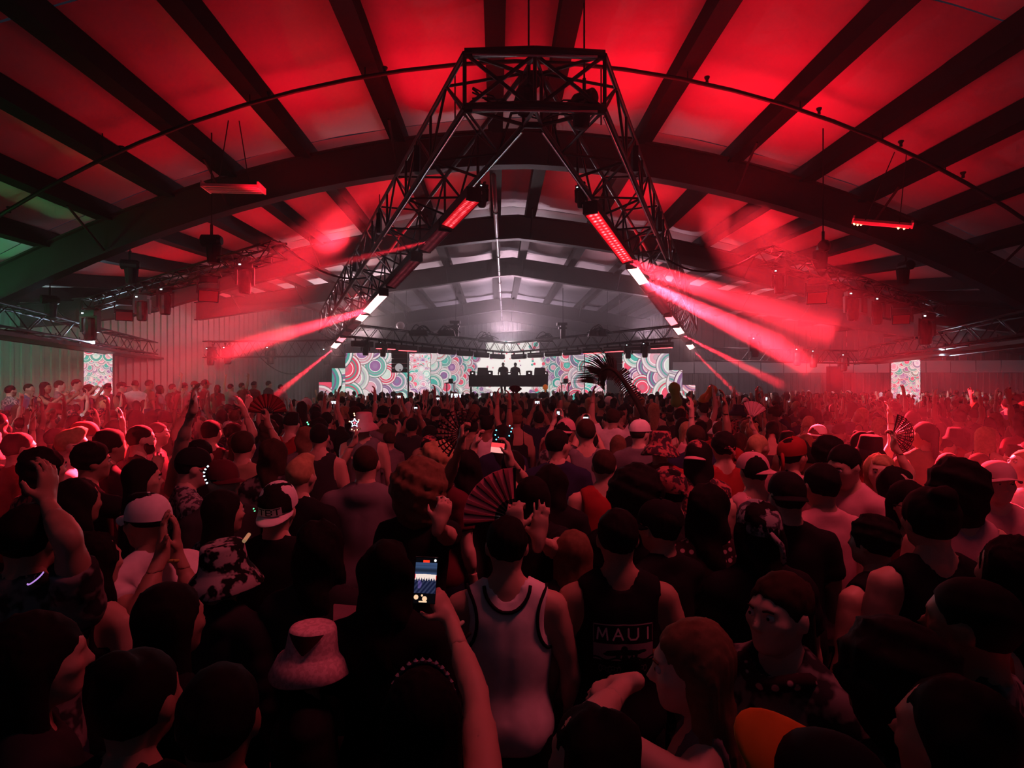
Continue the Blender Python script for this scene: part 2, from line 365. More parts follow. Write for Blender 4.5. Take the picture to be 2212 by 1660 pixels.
# ------------------------------------------------------------------ trusses and fixtures
def box_truss(name, label, A, B, w, h, nb, rc, rb, group=None, m=STEEL_BLK, join=False):
    A, B = Vector(A), Vector(B); base = (A + B) / 2
    t = empty(name, base); tag(t, label, 'truss', group)
    d = (B - A).normalized(); s = d.cross(Vector((0, 0, 1))).normalized(); u = s.cross(d).normalized()
    cn = [(-1, -1), (1, -1), (1, 1), (-1, 1)]
    P = lambda k, c: A + (B - A) * (k / nb) + s * (cn[c][0] * w / 2) + u * (cn[c][1] * h / 2) - base
    for c in range(4): bar('chord', P(0, c), P(nb, c), rc, m, t, 8)
    segs = []
    for k in range(nb):
        for c in range(4):
            c2 = (c + 1) % 4
            segs.append((P(k, c), P(k, c2)) if k % 1 == 0 and c in (0, 2) else None)
            a, b2 = (c, c2) if k % 2 == 0 else (c2, c)
            segs.append((P(k, a), P(k + 1, b2)))
    for c in range(4): segs.append((P(nb, c), P(nb, (c + 1) % 4)))
    segs = [q for q in segs if q]
    if join:
        b = MB()
        for p, q in segs: b.tube([p, q], rb, 4, cap=False)
        o = b.build('lattice', m, t); o['kind'] = 'stuff'
    else:
        for p, q in segs: bar('brace', p, q, rb, m, t, 6)
    return t

# --- the big A-shaped truss
at = empty('a_frame_truss', (0, 9, 6.8)); tag(at, 'huge black A-shaped box truss hung under the roof, its two legs running towards the stage', 'truss'); AB = Vector((0, 9, 6.8))
ZB, ZT = 6.34, 7.16
legs = {}
for sd in (-1, 1):
    ao, ai = Vector((sd * 1.05, 9.0, 0)), Vector((sd * 0.14, 9.56, 0))
    if sd < 0: fo, fi = W(690, 718, 27.5), W(716, 742, 30.0)
    else: fo, fi = W(1506, 712, 27.5), W(1497, 742, 30.0)
    fi = LEG[sd][1]
    n = 22
    def sec(k):
        t = k / n
        zo = ZB + (fo.z - ZB) * t; zi = ZB + (fi.z - ZB) * t; up = ZT - ZB
        o = ao.lerp(Vector((fo.x, fo.y, 0)), t); i = ai.lerp(Vector((fi.x, fi.y, 0)), t)
        return [Vector((o.x, o.y, zo)) - AB, Vector((o.x, o.y, zo + up)) - AB, Vector((i.x, i.y, zi + up)) - AB, Vector((i.x, i.y, zi)) - AB]
    S = [sec(k) for k in range(n + 1)]; legs[sd] = S
    for c in range(4): bar('chord', S[0][c], S[n][c], 0.042, STEEL_BLK, at, 10)
    # rods added further on imitate the highlight along each lower chord
    for k in range(n):
        for c in range(4):
            c2 = (c + 1) % 4; a, b2 = (c, c2) if (k + c) % 2 == 0 else (c2, c)
            bar('brace', S[k][a], S[k + 1][b2], 0.024, STEEL_BLK, at, 6)
        if k % 2 == 0:
            bar('brace', S[k][0], S[k][1], 0.026, STEEL_BLK, at, 6); bar('brace', S[k][3], S[k][2], 0.026, STEEL_BLK, at, 6)
            bar('brace', S[k][0], S[k][3], 0.026, STEEL_BLK, at, 6)
    for c in (0, 3): bar('brace', S[n][c], S[n][(c + 1) % 4], 0.026, STEEL_BLK, at, 6)
L0, R0 = legs[-1][0], legs[1][0]
mid = [(L0[c] + R0[c]) / 2 for c in range(4)]
for c in (0, 1): 
    bar('apex_beam', L0[c] + Vector((0, 0, 0.0)), mid[c] + Vector((0, 0, 0.05)), 0.075, STEEL_BLK, at, 10); bar('apex_beam', mid[c] + Vector((0, 0, 0.05)), R0[c], 0.075, STEEL_BLK, at, 10)
bar('apex_beam', L0[3], R0[3], 0.05, STEEL_BLK, at, 10); bar('apex_beam', L0[2], R0[2], 0.05, STEEL_BLK, at, 10)
for (p, q) in ((L0[1], mid[0]), (R0[1], mid[0]), (L0[0], mid[1]), (R0[0], mid[1]), (L0[0], L0[3]), (R0[0], R0[3]), (L0[1], L0[2]), (R0[1], R0[2]), (L0[0], L0[1]), (R0[0], R0[1]),
               (mid[0], L0[3]), (mid[0], R0[3]), (mid[1], L0[2]), (mid[1], R0[2]), (mid[0], mid[1]), (L0[3], L0[2]), (R0[3], R0[2])):
    bar('brace', p, q, 0.03, STEEL_BLK, at, 6)
for c, dz in ((0, -0.06), (1, -0.06)):
    bar('highlight_rod', L0[c] + Vector((0.12, -.07, dz)), R0[c] + Vector((-.12, -.07, dz)), 0.016, STEEL_ALU, at, 6)  # rod added to imitate a highlight on the apex beam
for sd in (-1, 1):
    S = legs[sd]
    for c in (0, 3):
        for a, b2 in ((0.2, 6.6), (6.9, 13.2), (13.5, 21.8)):
            n = len(S) - 1
            p = S[0][c].lerp(S[n][c], a / n); q = S[0][c].lerp(S[n][c], b2 / n); off = Vector((-sd * 0.055, -0.02, -0.035))
            bar('highlight_rod', p + off, q + off, 0.016, STEEL_ALU, at, 6)  # added rod, stands in for the highlight on the chord
    for k in (3, 7, 11):
        b = MB().box(S[k][0] + Vector((0, 0, 0.4)), (0.1, 0.2, 0.5)); b.build('corner_plate', STEEL_BLK, at)
# cables slung inside the apex
b = MB()
for k in range(5):
    p = L0[0].lerp(L0[1], .35 + .1 * k) + Vector((0.1, .3, 0)); q = R0[0].lerp(R0[1], .3 + .12 * (k % 3)) + Vector((-.1, .3, 0))
    b.tube([p.lerp(q, t / 12) + Vector((0, 0.06 * k, -0.22 * math.sin(math.pi * t / 12) * (0.4 + 0.3 * k) + 0.05 * math.sin(t * 2 + k))) for t in range(13)], 0.014, 5)
b.build('cable', BLACK, at, smooth=True)
# top chains up to the roof
for sd in (-1, 1):
    for k in (2, 9, 16):
        p = legs[sd][k][1].lerp(legs[sd][k][2], .5); w = p + AB
        bar('lifting_cable', p, p + Vector((0, 0, zr(w.x, w.y) - w.z - 0.3)), 0.014, STEEL_BLK, at)

# --- fixtures
def moving_head(m=BLACK):
    t = empty('moving_head_light')
    MB().box((0, 0, -0.07), (0.36, 0.28, 0.14), taper=0.92).build('base', m, t)
    y = MB(); 
    for s in (-1, 1): y.box((s * 0.19, 0, -0.33), (0.055, 0.17, 0.42), taper=0.8)
    y.box((0, 0, -0.155), (0.42, 0.17, 0.05)); y.build('yoke', m, t)
    h = MB().lathe([(0.05, -0.16), (0.11, -0.17), (0.14, -0.22), (0.15, -0.36), (0.135, -0.5), (0.145, -0.60), (0.13, -0.72), (0.11, -0.74)], 14).build('lamp_head', m, t, smooth=False)
    MB().lathe([(0.105, -0.745), (0.09, -0.752), (0.04, -0.756)], 14).build('lens', mat('dark lens', (0.02, 0.02, 0.03), 0.08, spec=0.8), h)
    c = MB()
    for s in (-1, 1): c.box((s * 0.1, 0, 0.04), (0.05, 0.05, 0.1)); c.tube([(s * .1, -.04, .09), (s * .1, .04, .09)], .045, 8)
    c.build('clamp', m, t)
    MB().box((-0.1, -0.142, -0.07), (0.05, 0.004, 0.03)).build('display', emat('display glow', (0.7, 0.95, 1.0), 3.0), t)
    return t
def wash_panel():
    t = empty('wash_strobe_light')
    b = MB().box((0, 0, -0.05), (0.34, 0.2, 0.12)); b.build('base', BLACK, t)
    y = MB()
    for s in (-1, 1): y.box((s * 0.2, 0, -0.2), (0.03, 0.1, 0.26))
    y.build('yoke', BLACK, t)
    R = Matrix.Rotation(math.radians(28), 3, 'X')
    h = MB().box((0, -0.02, -0.36), (0.38, 0.12, 0.26), R).build('lamp_head', BLACK, t)
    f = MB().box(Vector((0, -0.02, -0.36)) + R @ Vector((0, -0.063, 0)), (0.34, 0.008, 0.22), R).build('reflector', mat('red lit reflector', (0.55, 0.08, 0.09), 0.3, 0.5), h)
    return t
def hoist():
    t = empty('chain_hoist')
    MB().lathe([(0.09, -.2), (0.12, -.18), (0.12, .14), (0.08, .2)], 12, M=Matrix.Rotation(math.radians(90), 3, 'Y')).build('motor', BLACK, t)
    MB().lathe([(0.05, -0.36), (0.12, -0.34), (0.15, 0.0), (0.13, 0.04)], 10, c=(0.02, 0.05, -0.10)).build('chain_bag', mat('chain bag cloth', (0.02, 0.02, 0.022), 0.9), t)
    MB().tube([(0, 0, 0.1), (0, 0, 0.32)], 0.03, 6).build('hook', STEEL_BLK, t)
    return t
def place(proto, first, loc, rz, label, group, cat, s=1.0):
    o = proto if first else copy_tree(proto)
    o.location = loc; o.rotation_euler = (0, 0, rz); o.scale = (s, s, s); tag(o, label, cat, group); return o

# ring trusses
tl1a, tl1b = W(603, 541, 10.9), W(190, 660, 16.6)
box_truss('ring_truss', 'black box truss with hanging lamps, sloping away beneath the nearest rafter on the green-lit side', tl1a, tl1b, 0.29, 0.29, 20, 0.024, 0.012)
tl2a, tl2b = W(-60, 672, 12.5), W(345, 757, 27)
box_truss('ring_truss', 'dark box truss along the ribbed side wall above the raised crowd', tl2a, tl2b, 0.5, 0.5, 16, 0.03, 0.016)
tl3a, tl3b = W(362, 757, 28), W(745, 752, 29)
box_truss('ring_truss', 'far black box truss between the side wall and the stage truss, above the small screen', tl3a, tl3b, 0.5, 0.75, 18, 0.03, 0.016)
tr1a, tr1b = W(1652, 553, 10.9), W(2030, 672, 16.6)
box_truss('ring_truss', 'black box truss with hanging lamps beneath the nearest rafter on the red-beam side', tr1a, tr1b, 0.29, 0.29, 20, 0.024, 0.012)
tr2a, tr2b = W(2275, 690, 12.5), W(1868, 766, 27)
box_truss('ring_truss', 'dark box truss running out from beside the tall side screen', tr2a, tr2b, 0.5, 0.5, 16, 0.03, 0.016)
tr3a, tr3b = W(1862, 772, 28), W(1500, 765, 29)
box_truss('ring_truss', 'far black box truss above the white wall panels', tr3a, tr3b, 0.5, 0.6, 18, 0.03, 0.016)
# underside trays of the second trusses
for (p, q, lb) in ((tl2a, tl2b, 'flat dark lighting tray under the truss on the green-lit side wall'), (tr2a, tr2b, 'flat dark lighting tray under the truss beside the tall side screen')):
    dd = (q - p); ang = math.atan2(dd.y, dd.x); c = (p + q) / 2 - Vector((0, 0, 0.42))
    t = empty('light_tray', c, ang); tag(t, lb, 'tray')
    MB().box((0, 0, 0), (dd.length, 0.8, 0.05)).build('tray_board', BLACK, t)
    for s in (-1, 1): MB().box((0, s * 0.42, 0), (dd.length, 0.03, 0.09)).build('edge_rail', STEEL_BLK, t)
    for k in range(9): bar('hanger', (dd.length * (k / 9 - .45), 0, 0.02), (dd.length * (k / 9 - .45), 0, 0.3), 0.014, STEEL_BLK, t)
mh = moving_head(); wp = wash_panel(); ho = hoist()
heads = [  # px, py(top), distance, rz, scale, label
    (529, 568, 11.3, 0.3, 0.78, 'largest hanging moving-head lamp on the truss nearest the green-lit side'),
    (357, 622, 13.6, 0.5, 0.82, 'moving-head lamp mid truss, second from the truss\'s wide end'),
    (307, 638, 14.3, 0.2, 0.82, 'moving-head lamp close beside the second one on the sloping truss'),
    (195, 672, 16.6, 0.0, 1.1, 'bulky lamp at the far corner of the sloping truss over the side screen'),
    (1683, 582, 11.3, -0.4, 0.62, 'short moving-head lamp at the upper end of the truss above the red beams'),
    (1843, 630, 13.2, -0.2, 0.86, 'moving-head lamp with a small white light, hanging above the red beams'),
    (1894, 642, 14.0, 0.1, 0.86, 'moving-head lamp just beside the white-dotted one'),
    (1998, 678, 16.4, 0.0, 1.15, 'bulky lamp at the corner of the truss over the tall side screen'),
    (380, 752, 28.0, 0, 1.15, 'far moving-head lamp by the dark red column'), (455, 750, 28.3, 0, 1.15, 'far lamp lit red by the beam, second along the far truss'),
    (492, 748, 28.4, 0, 1.15, 'far lamp lit red by the beam, third along the far truss'), (585, 748, 28.6, 0, 1.15, 'far lamp hanging where the red beam meets the far truss'),
    (706, 752, 28.9, 0, 1.1, 'far lamp beside the stage truss end with a tiny white light'), (1630, 728, 22, 0, 1.0, 'dark lamp hanging amid the red beams with a white dot'),
    (1722, 752, 28, 0, 1.1, 'far lamp lit red above the white wall panels'), (1757, 756, 28, 0, 1.1, 'second far lamp lit red above the white wall panels'),
    (1822, 764, 28, 0, 1.1, 'far dark lamp hanging in front of the white wall panels'), (783, 751, 26, 0, 0.9, 'lamp hanging under the end of the stage truss by the stage wing'),
    (813, 748, 26, 0, 0.9, 'second lamp under the stage truss end beside the speaker stack'), (1375, 755, 26, 0, 0.9, 'lamp under the stage truss above the palm frond side wing'),
    (1405, 756, 26, 0, 0.9, 'lamp under the stage truss nearest the stepped wing screen'),
    (1041, 400, 12.6, 0.5, 0.62, 'lamp clamped on the A-shaped truss above the patchy red strobe bar'), (1256, 402, 12.6, -0.5, 0.62, 'lamp clamped on the A-shaped truss above the bright dotted strobe bar')]
for k, (px, py, dd, rz, s, lb) in enumerate(heads): place(mh, k == 0, W(px, py, dd), rz, lb, 'moving-head lamps', 'stage light', s)
for k, (px, py, dd, rz, lb) in enumerate(((450, 600, 12.3, 0.5, 'square red-faced wash lamp on the sloping truss between two moving heads'), (268, 650, 14.9, 0.6, 'dark square wash lamp near the far end of the sloping truss'),
        (1764, 604, 12.2, -0.4, 'square red-faced wash lamp on the truss above the red beams'), (1946, 657, 14.8, -0.5, 'dark square wash lamp near the corner over the tall side screen'))):
    place(wp, k == 0, W(px, py, dd), rz, lb, 'square wash lamps', 'stage light', 1.0)
for k, (px, py, dd, lb) in enumerate(((457, 520, 12.0, 'chain hoist above the sloping truss under the nearest rafter'), (281, 572, 14.2, 'smaller chain hoist above the far half of the sloping truss'), (108, 648, 15.5, 'chain hoist in the dark corner above the side-wall truss'),
        (1778, 535, 12.0, 'chain hoist above the truss on the red-beam side'), (1956, 575, 14.5, 'smaller chain hoist nearer the dark corner'), (1142, 185, 9.3, 'chain hoist in the middle of the A-shaped truss apex'), (1262, 215, 9.2, 'chain hoist at the red-beam end of the A-shaped truss apex'))):
    p = W(px, py, dd); place(ho, k == 0, p, 0.4 * k, lb, 'chain hoists', 'hoist', 1.0)
    bar('hoist_chain', p + Vector((0, 0, 0.3)), (p.x, p.y, zr(p.x, p.y) - 0.2), 0.014, STEEL_BLK, None); c = D.objects[-1] if False else COL.objects[-1]
    tag(c, 'thin chain rising from the ' + lb, 'chain', 'hoist chains')
# cables slung between truss ends
for px0, py0, px1, py1, dd, sag, lb in ((603, 522, 790, 600, 11.2, 0.25, 'black cable drooping from the sloping truss to the A-frame leg'), (1650, 540, 1440, 560, 11.2, 0.35, 'black cable drooping from the red-beam truss to the A-frame leg'), (560, 770, 700, 765, 27, 0.9, 'looped black cable hanging under the far truss')):
    p, q = W(px0, py0, dd), W(px1, py1, dd + 3)
    tag(MB().tube([p.lerp(q, t / 14) - Vector((0, 0, sag * 4 * t / 14 * (1 - t / 14))) for t in range(15)], 0.022, 6).build('cable', mat('cable rubber', (.006, .006, .006), .95, spec=.03), smooth=True), lb, 'cable')
# fluorescent bay lights
def bay_light(px, py, dd, label, lit):
    p = W(px, py, dd); t = empty('bay_light', p, 0.05); tag(t, label, 'light fixture')
    if lit: t.rotation_euler = (.35, .22, -.5)
    MB().box((0, 0, 0), (1.02, 0.42, 0.05), taper=1.0).build('reflector', mat('white enamel', (0.75, 0.72, 0.72), 0.35), t)
    for s in (-1, 1): MB().box((s * 0.52, 0, 0.02), (0.03, 0.44, 0.12)).build('end_cap', mat('white enamel', (0.7, .7, .7)), t)
    for k in range(3): MB().tube([(-.48, -.13 + .13 * k, -.04), (.48, -.13 + .13 * k, -.04)], 0.013, 6).build('tube', mat('glass tube', (0.8, 0.8, 0.8), 0.2), t)
    for s in (-1, 1): bar('hanger', (s * 0.3, 0, 0.03), (s * .1, 0, zr(p.x, p.y) - p.z - .3), 0.01, STEEL_BLK, t)
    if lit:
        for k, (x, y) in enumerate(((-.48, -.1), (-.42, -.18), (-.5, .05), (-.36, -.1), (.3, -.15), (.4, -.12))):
            MB().lathe([(0.0, -.02), (0.022, 0), (0.0, .02)], 8, c=(x, y, -0.06)).build('amber_glint', emat('amber glint', (1.0, 0.62, 0.25), 6), t)  # glowing beads added as amber glints, not bulbs
    return t
bay_light(505, 408, 11.6, 'white bay light glowing red beneath the nearest rafter', False)
bay_light(1905, 482, 12.2, 'bay light with an amber-lit end below the nearest rafter', True)
# --- strobe bars under the A-frame legs
HOUSE = mat('strobe housing', (0.03, 0.03, 0.033), 0.45); PALE = mat('pale strobe rail', (0.55, 0.53, 0.55), 0.4)
def led_image(n, lit, seed):
    rg = np.random.RandomState(seed); h, w = 32, 256; a = np.zeros((h, w, 3), np.float32); a[..., 0] = 0.5 * lit; a[..., 1] = .01; a[..., 2] = .04
    yy, xx = np.mgrid[0:h, 0:w]
    for i in range(n):
        for r in range(2):
            cx = (i + .5 + .25 * r) * w / (n + .5); cy = 10 + r * 12; br = lit * (0.5 + 0.5 * rg.rand())
            m = np.exp(-(((xx - cx) / 3.6) ** 2 + ((yy - cy) / 4.2) ** 2)); a += m[..., None] * np.array([1.0, .55, .55], np.float32) * br
    return np.clip(a, 0, 1)
ledA = image_mat('strobe leds patchy', led_image(22, 1.0, 2), 2.2); ledB = image_mat('strobe leds bright', led_image(20, 1.0, 3), 4.0)
ledD = image_mat('strobe leds dim', led_image(24, 0.35, 4), 1.0); ledW = emat('strobe white hot', (1.0, 0.42, 0.42), 9.0); ledR = emat('strobe red glow', (1.0, 0.16, 0.2), 4.0)
strobes = [  # side, t0, t1, face material, label
    (-1, .10, .175, ledA, 'strobe bar with patchy red and white dots, topmost on the leg towards the green-lit side'), (-1, .18, .255, ledD, 'dim dotted strobe bar joined below the patchy red one'),
    (-1, .285, .42, ledD, 'dim dotted strobe bar halfway down the leg towards the green-lit side'), (-1, .46, .59, ledW, 'white-hot strobe bar throwing the strong red beam'), (-1, .60, .655, ledW, 'small white-hot strobe bar next down that leg'),
    (-1, .675, .74, ledD, 'small dull strobe bar below the white-hot ones'), (-1, .755, .81, ledD, 'tiny dull strobe bar near the leg end'), (-1, .825, .88, ledR, 'tiny glowing strobe bar before the last one'), (-1, .895, .97, ledW, 'last glowing strobe bar by the stage truss'),
    (1, .13, .30, ledB, 'bright dotted strobe bar topmost on the leg towards the red-lit crowd'), (1, .318, .40, ledW, 'white-hot strobe bar throwing the widest red beam'), (1, .405, .45, ledD, 'short dark strobe bar just below the widest beam'),
    (1, .47, .595, ledD, 'dim strobe bar halfway down the leg towards the red-lit crowd'), (1, .615, .695, ledR, 'faintly glowing strobe bar lower on that leg'), (1, .715, .79, ledW, 'white-hot strobe bar throwing the narrow lower beam'),
    (1, .81, .885, ledD, 'tiny dim strobe bar above the last one'), (1, .915, .985, ledW, 'last glowing strobe bar where the leg meets the stage truss')]
for sd, t0, t1, fm, lb in strobes:
    p, q = leg_point(sd, t0, -.24), leg_point(sd, t1, -.24); dv = (q - p).normalized(); c = (p + q) / 2; L = (q - p).length * .97
    side = dv.cross(Vector((0, 0, 1))).normalized()
    if side.x * sd < 0: side = -side                              # away from the hall axis
    up = dv.cross(side).normalized()
    if up.z < 0: up = -up
    M = Matrix((dv, side, up)).transposed(); B = lambda x, y, z: M @ Vector((x, y, z))
    t = empty('strobe_bar', c); tag(t, lb, 'stage light', 'strobe bars on the A-frame')
    MB().hull8([B(-L / 2, -.13, -.13), B(L / 2, -.13, -.13), B(-L / 2, .15, -.05), B(L / 2, .15, -.05), B(-L / 2, -.13, .10), B(L / 2, -.13, .10), B(-L / 2, .15, .10), B(L / 2, .15, .10)]).build('housing', HOUSE, t)
    me = me_from('led_face', [B(-L * .48, -.115, -.135), B(L * .48, -.115, -.135), B(L * .48, .14, -.062), B(-L * .48, .14, -.062)], [(0, 1, 2, 3)], False, [fm])
    uv = me.uv_layers.new(name='UVMap')
    for li, co in zip(me.polygons[0].loop_indices, ((0, 0), (1, 0), (1, 1), (0, 1))): uv.data[li].uv = co
    obj('led_face', me, t)
    MB().box(B(0, -.15, -.06), (L * 1.0, .03, .10), M).build('pale_rail', PALE, t)
    MB().box(B(0, -.16, .055), (L * 1.0, .03, .06), M).build('pale_rail', PALE, t)
    for s in (-1, 1): MB().box(B(s * L * .5, .0, .0), (.07, .30, .26), M).build('bracket', BLACK, t)
    MB().box(B(0, .02, .16), (.12, .1, .12), M).build('clamp', BLACK, t)
# ------------------------------------------------------------------ stage
SD = 36.0
def scallops(w, h, x0, y0, x1, y1, cx, cy, rk=0.125, rmin=2.2, seed=1, dots=78, spread=1.0):
    """psychedelic overlapping ring discs that grow away from (cx, cy); coordinates as seen on the panel, y down"""
    rg = np.random.RandomState(seed); a = np.ones((h, w, 3), np.float32) * np.array([.90, .87, .85], np.float32)
    sx = w / (x1 - x0); yy, xx = np.mgrid[0:h, 0:w]; X = x0 + (xx + .5) / sx; Y = y0 + (yy + .5) * (y1 - y0) / h
    pal = [np.array(c, np.float32) for c in ((.80, .70, .73), (.72, .76, .72), (.25, .62, .57), (.84, .26, .36), (.52, .34, .52), (.86, .80, .80), (.66, .60, .66), (.36, .66, .60), (.80, .55, .60))]
    R = dots; k = 0
    while R < 470 * spread:
        n = max(10, int(2 * math.pi / (rk * 1.75))); off = (k % 2) * math.pi / n
        for i in range(n):
            th = off + 2 * math.pi * i / n + rg.uniform(-.03, .03); rr = R * (1 + rg.uniform(-.05, .05))
            px, py = cx + rr * math.cos(th), cy + rr * math.sin(th); r = max(rmin, rr * rk * rg.uniform(.9, 1.25))
            if px + r < x0 or px - r > x1 or py + r < y0 or py - r > y1: continue
            i0, i1 = max(0, int((px - r - x0) * sx)), min(w, int((px + r - x0) * sx) + 2); j0, j1 = max(0, int((py - r - y0) * sx)), min(h, int((py + r - y0) * sx) + 2)
            d = np.hypot(X[j0:j1, i0:i1] - px, Y[j0:j1, i0:i1] - py) / r
            c1, c2, c3 = pal[rg.randint(9)], pal[rg.choice([2, 2, 3, 4, 5, 7, 6])], pal[rg.choice([0, 1, 3, 4, 2, 8])]
            prof = np.zeros(d.shape + (3,), np.float32); wht = np.array([.93, .86, .86], np.float32)
            edges = [(1.0, c1 * .72), (.95, wht), (.84, c1), (.70, c2 * (.95)), (.62, c1 * .95), (.50, wht), (.45, c3), (.22, c3 * .72 + c2 * .25)]
            for e, c in edges: prof = np.where((d < e)[..., None], c, prof)
            prof = prof * (0.86 + 0.2 * (1 - d[..., None]))
            m = (d < 1.0)[..., None]; a[j0:j1, i0:i1] = np.where(m, prof, a[j0:j1, i0:i1])
        R *= 1 + rk * 1.05; k += 1
    if dots > 0:
        for i in range(90):
            th = rg.uniform(0, 6.283); rr = rg.uniform(.15, 1.05) * dots; r = 0.5 + rr * .045; px, py = cx + rr * math.cos(th) * 1.1, cy + rr * math.sin(th)
            a[np.hypot(X - px, Y - py) < r] = pal[rg.choice([3, 4, 2, 8])]
    return np.clip(a, 0, 1)[::-1]
def screen(name, label, x0, y0, x1, y1, dd, arr, strength, depth=0.12, yaw=None):
    p, q, r, s = W(x0, y1, dd), W(x1, y1, dd), W(x1, y0, dd), W(x0, y0, dd)
    t = empty(name, (p + q) / 2); tag(t, label, 'LED screen'); b0 = (p + q) / 2
    me = me_from('led_face', [v - b0 for v in (p, q, r, s)], [(0, 1, 2, 3)], False, [image_mat(label[:40], arr, strength)])
    uv = me.uv_layers.new(name='UVMap')
    for li, co in zip(me.polygons[0].loop_indices, ((0, 0), (1, 0), (1, 1), (0, 1))): uv.data[li].uv = co
    obj('led_face', me, t)
    f = FW * depth; e = FW * 0.012
    MB().hull8([v - b0 for v in (p + e, q + e, p + f, q + f, s + e, r + e, s + f, r + f)]).build('cabinet', BLACK, t)
    return t
LS = 2.3
CX, CY = 1100, 792
def sc_img(x0, y0, x1, y1, **k): return scallops(int((x1 - x0) * 3.2), int((y1 - y0) * 3.2), x0, y0, x1, y1, k.pop('cx', CX), k.pop('cy', CY), **k)
screen('led_screen', 'widest centre LED screen of swirling discs behind the DJ booth', 931, 763, 1262, 870, SD, sc_img(931, 763, 1262, 870, seed=5), LS * .72)
screen('led_screen', 'shallow LED strip of pale discs rising above the centre screen', 1050, 737, 1165, 762.6, SD, sc_img(1050, 737, 1165, 763, seed=6), LS * .6)
screen('led_screen', 'large wing LED screen of discs behind the hanging speaker stack', 746, 763, 880, 870, SD - .6, sc_img(746, 763, 880, 870, seed=7, cx=1010), LS * .8)
screen('led_screen', 'stepped lower LED screen at the wing end by the ribbed wall', 717, 796, 745.6, 870, SD - .6, sc_img(717, 796, 746, 870, seed=8, cx=1010), LS * .75)
screen('led_screen', 'tiny low LED screen at the outer end of the wing near the doorway', 689, 826, 716.5, 870, SD - .6, sc_img(689, 826, 717, 870, seed=9, cx=1010), LS * .75)
screen('led_screen', 'narrow bright LED column of small rings beside the speaker stack', 884, 764, 930, 870, SD - .3, sc_img(884, 764, 930, 870, seed=10, cx=930, cy=700, rk=.075, dots=0 or 8), LS)
screen('led_screen', 'narrow bright LED column of small rings behind the palm frond', 1264, 764, 1310, 870, SD - .3, sc_img(1264, 764, 1310, 870, seed=11, cx=1262, cy=700, rk=.08, dots=8), LS)
screen('led_screen', 'large wing LED screen of big teal rings beyond the palm frond', 1342, 764, 1445, 870, SD - .6, sc_img(1342, 764, 1445, 870, seed=12, cx=1190), LS * .85)
screen('led_screen', 'stepped lower LED screen at the wing end by the red beams', 1445.4, 800, 1474, 870, SD - .6, sc_img(1445, 800, 1474, 870, seed=13, cx=1190), LS * .8)
screen('led_screen', 'tiny low LED screen at the outer wing end by the white panels', 1474.4, 832, 1502, 870, SD - .6, sc_img(1474, 832, 1502, 870, seed=14, cx=1190), LS * .8)
screen('led_screen', 'small side LED screen on the ribbed wall above the raised crowd', 181, 760, 243, 860, 21.5, sc_img(181, 760, 243, 860, seed=15, cx=215, cy=850, rk=.17, dots=10), LS * .62)
screen('led_screen', 'tall side LED screen of rings on the wall by the dark corner', 1925, 770, 1988, 890, 27, sc_img(1925, 770, 1988, 890, seed=16, cx=1955, cy=866, rk=.15, dots=24), LS * .62)
stg = MB().box(W(1100, 868, 34.5) - Vector((0, -0.2, 0.35)), (20.5, 4.4, 0.7)).build('stage_platform', BLACK); tag(stg, 'black stage platform carrying the DJ booth', 'stage')
# DJ booth
b0 = W(1098, 834, 33.2); booth = empty('dj_booth', (b0.x, b0.y, 0)); tag(booth, 'wide black DJ booth before the centre screen', 'booth')
bw = (1183 - 1014) / FPX * 33.2; zt = CAM_LOC.z + 18 / FPX * 33.2; zb = zt - 0.62
MB().box((0, 0, zt - .31), (bw, 0.9, 0.60)).build('front_panel', mat('booth cloth', (0.02, 0.02, 0.024), 0.8), booth)
MB().box((0, 0, zt), (bw + .06, 1.0, 0.04)).build('table_top', BLACK, booth)
for sx in (-1, 1):
    for sy in (-1, 1): MB().box((sx * (bw / 2 - .1), sy * .35, (zb + .7) / 2), (0.08, 0.08, zb - .7)).build('leg', STEEL_BLK, booth)
def gear(name, label, px, w, h, d, cat, kind):
    p = W(px, 0, 33.2); t = empty(name, (p.x, b0.y, zt + .02)); tag(t, label, cat)
    if kind == 'monitor':
        MB().add([(-w / 2, -d / 2, 0), (w / 2, -d / 2, 0), (w / 2, d / 2, 0), (-w / 2, d / 2, 0), (-w / 2 * .9, -d / 2 * .6, h), (w / 2 * .9, -d / 2 * .6, h), (w / 2 * .9, d / 2, h * .8), (-w / 2 * .9, d / 2, h * .8)],
                 [(3, 2, 1, 0), (4, 5, 6, 7), (0, 1, 5, 4), (1, 2, 6, 5), (2, 3, 7, 6), (3, 0, 4, 7)]).build('cabinet', BLACK, t)
        MB().lathe([(0.0, 0), (.12, .01), (.14, .03)], 12, M=Matrix.Rotation(math.radians(-90), 3, 'X'), c=(0, d / 2 + .01, h * .4)).build('speaker_cone', HOUSE, t)
    else:
        MB().box((0, 0, h / 2), (w, d, h)).build('body', BLACK, t); MB().lathe([(w * .32, 0), (w * .33, .015), (w * .3, .02)], 12, c=(0, 0, h)).build('jog_wheel', STEEL_ALU, t)
        MB().box((0, -d / 2 - .004, h * .5), (w * .25, .006, h * .3)).build('status_light', emat('status dot', (1, .8, .8), 2), t)
gear('booth_monitor', 'wedge monitor speaker on the booth beside the narrow bright column end', 1043, .62, .42, .5, 'speaker', 'monitor')
gear('booth_monitor', 'wedge monitor speaker on the booth nearer the palm frond', 1166, .62, .42, .5, 'speaker', 'monitor')
gear('media_player', 'boxy player at the booth end beyond the wedge monitor', 1021, .3, .22, .3, 'player', 'p'); gear('media_player', 'boxy player between the wedge monitor and the bareheaded DJ', 1058, .34, .24, .3, 'player', 'p')
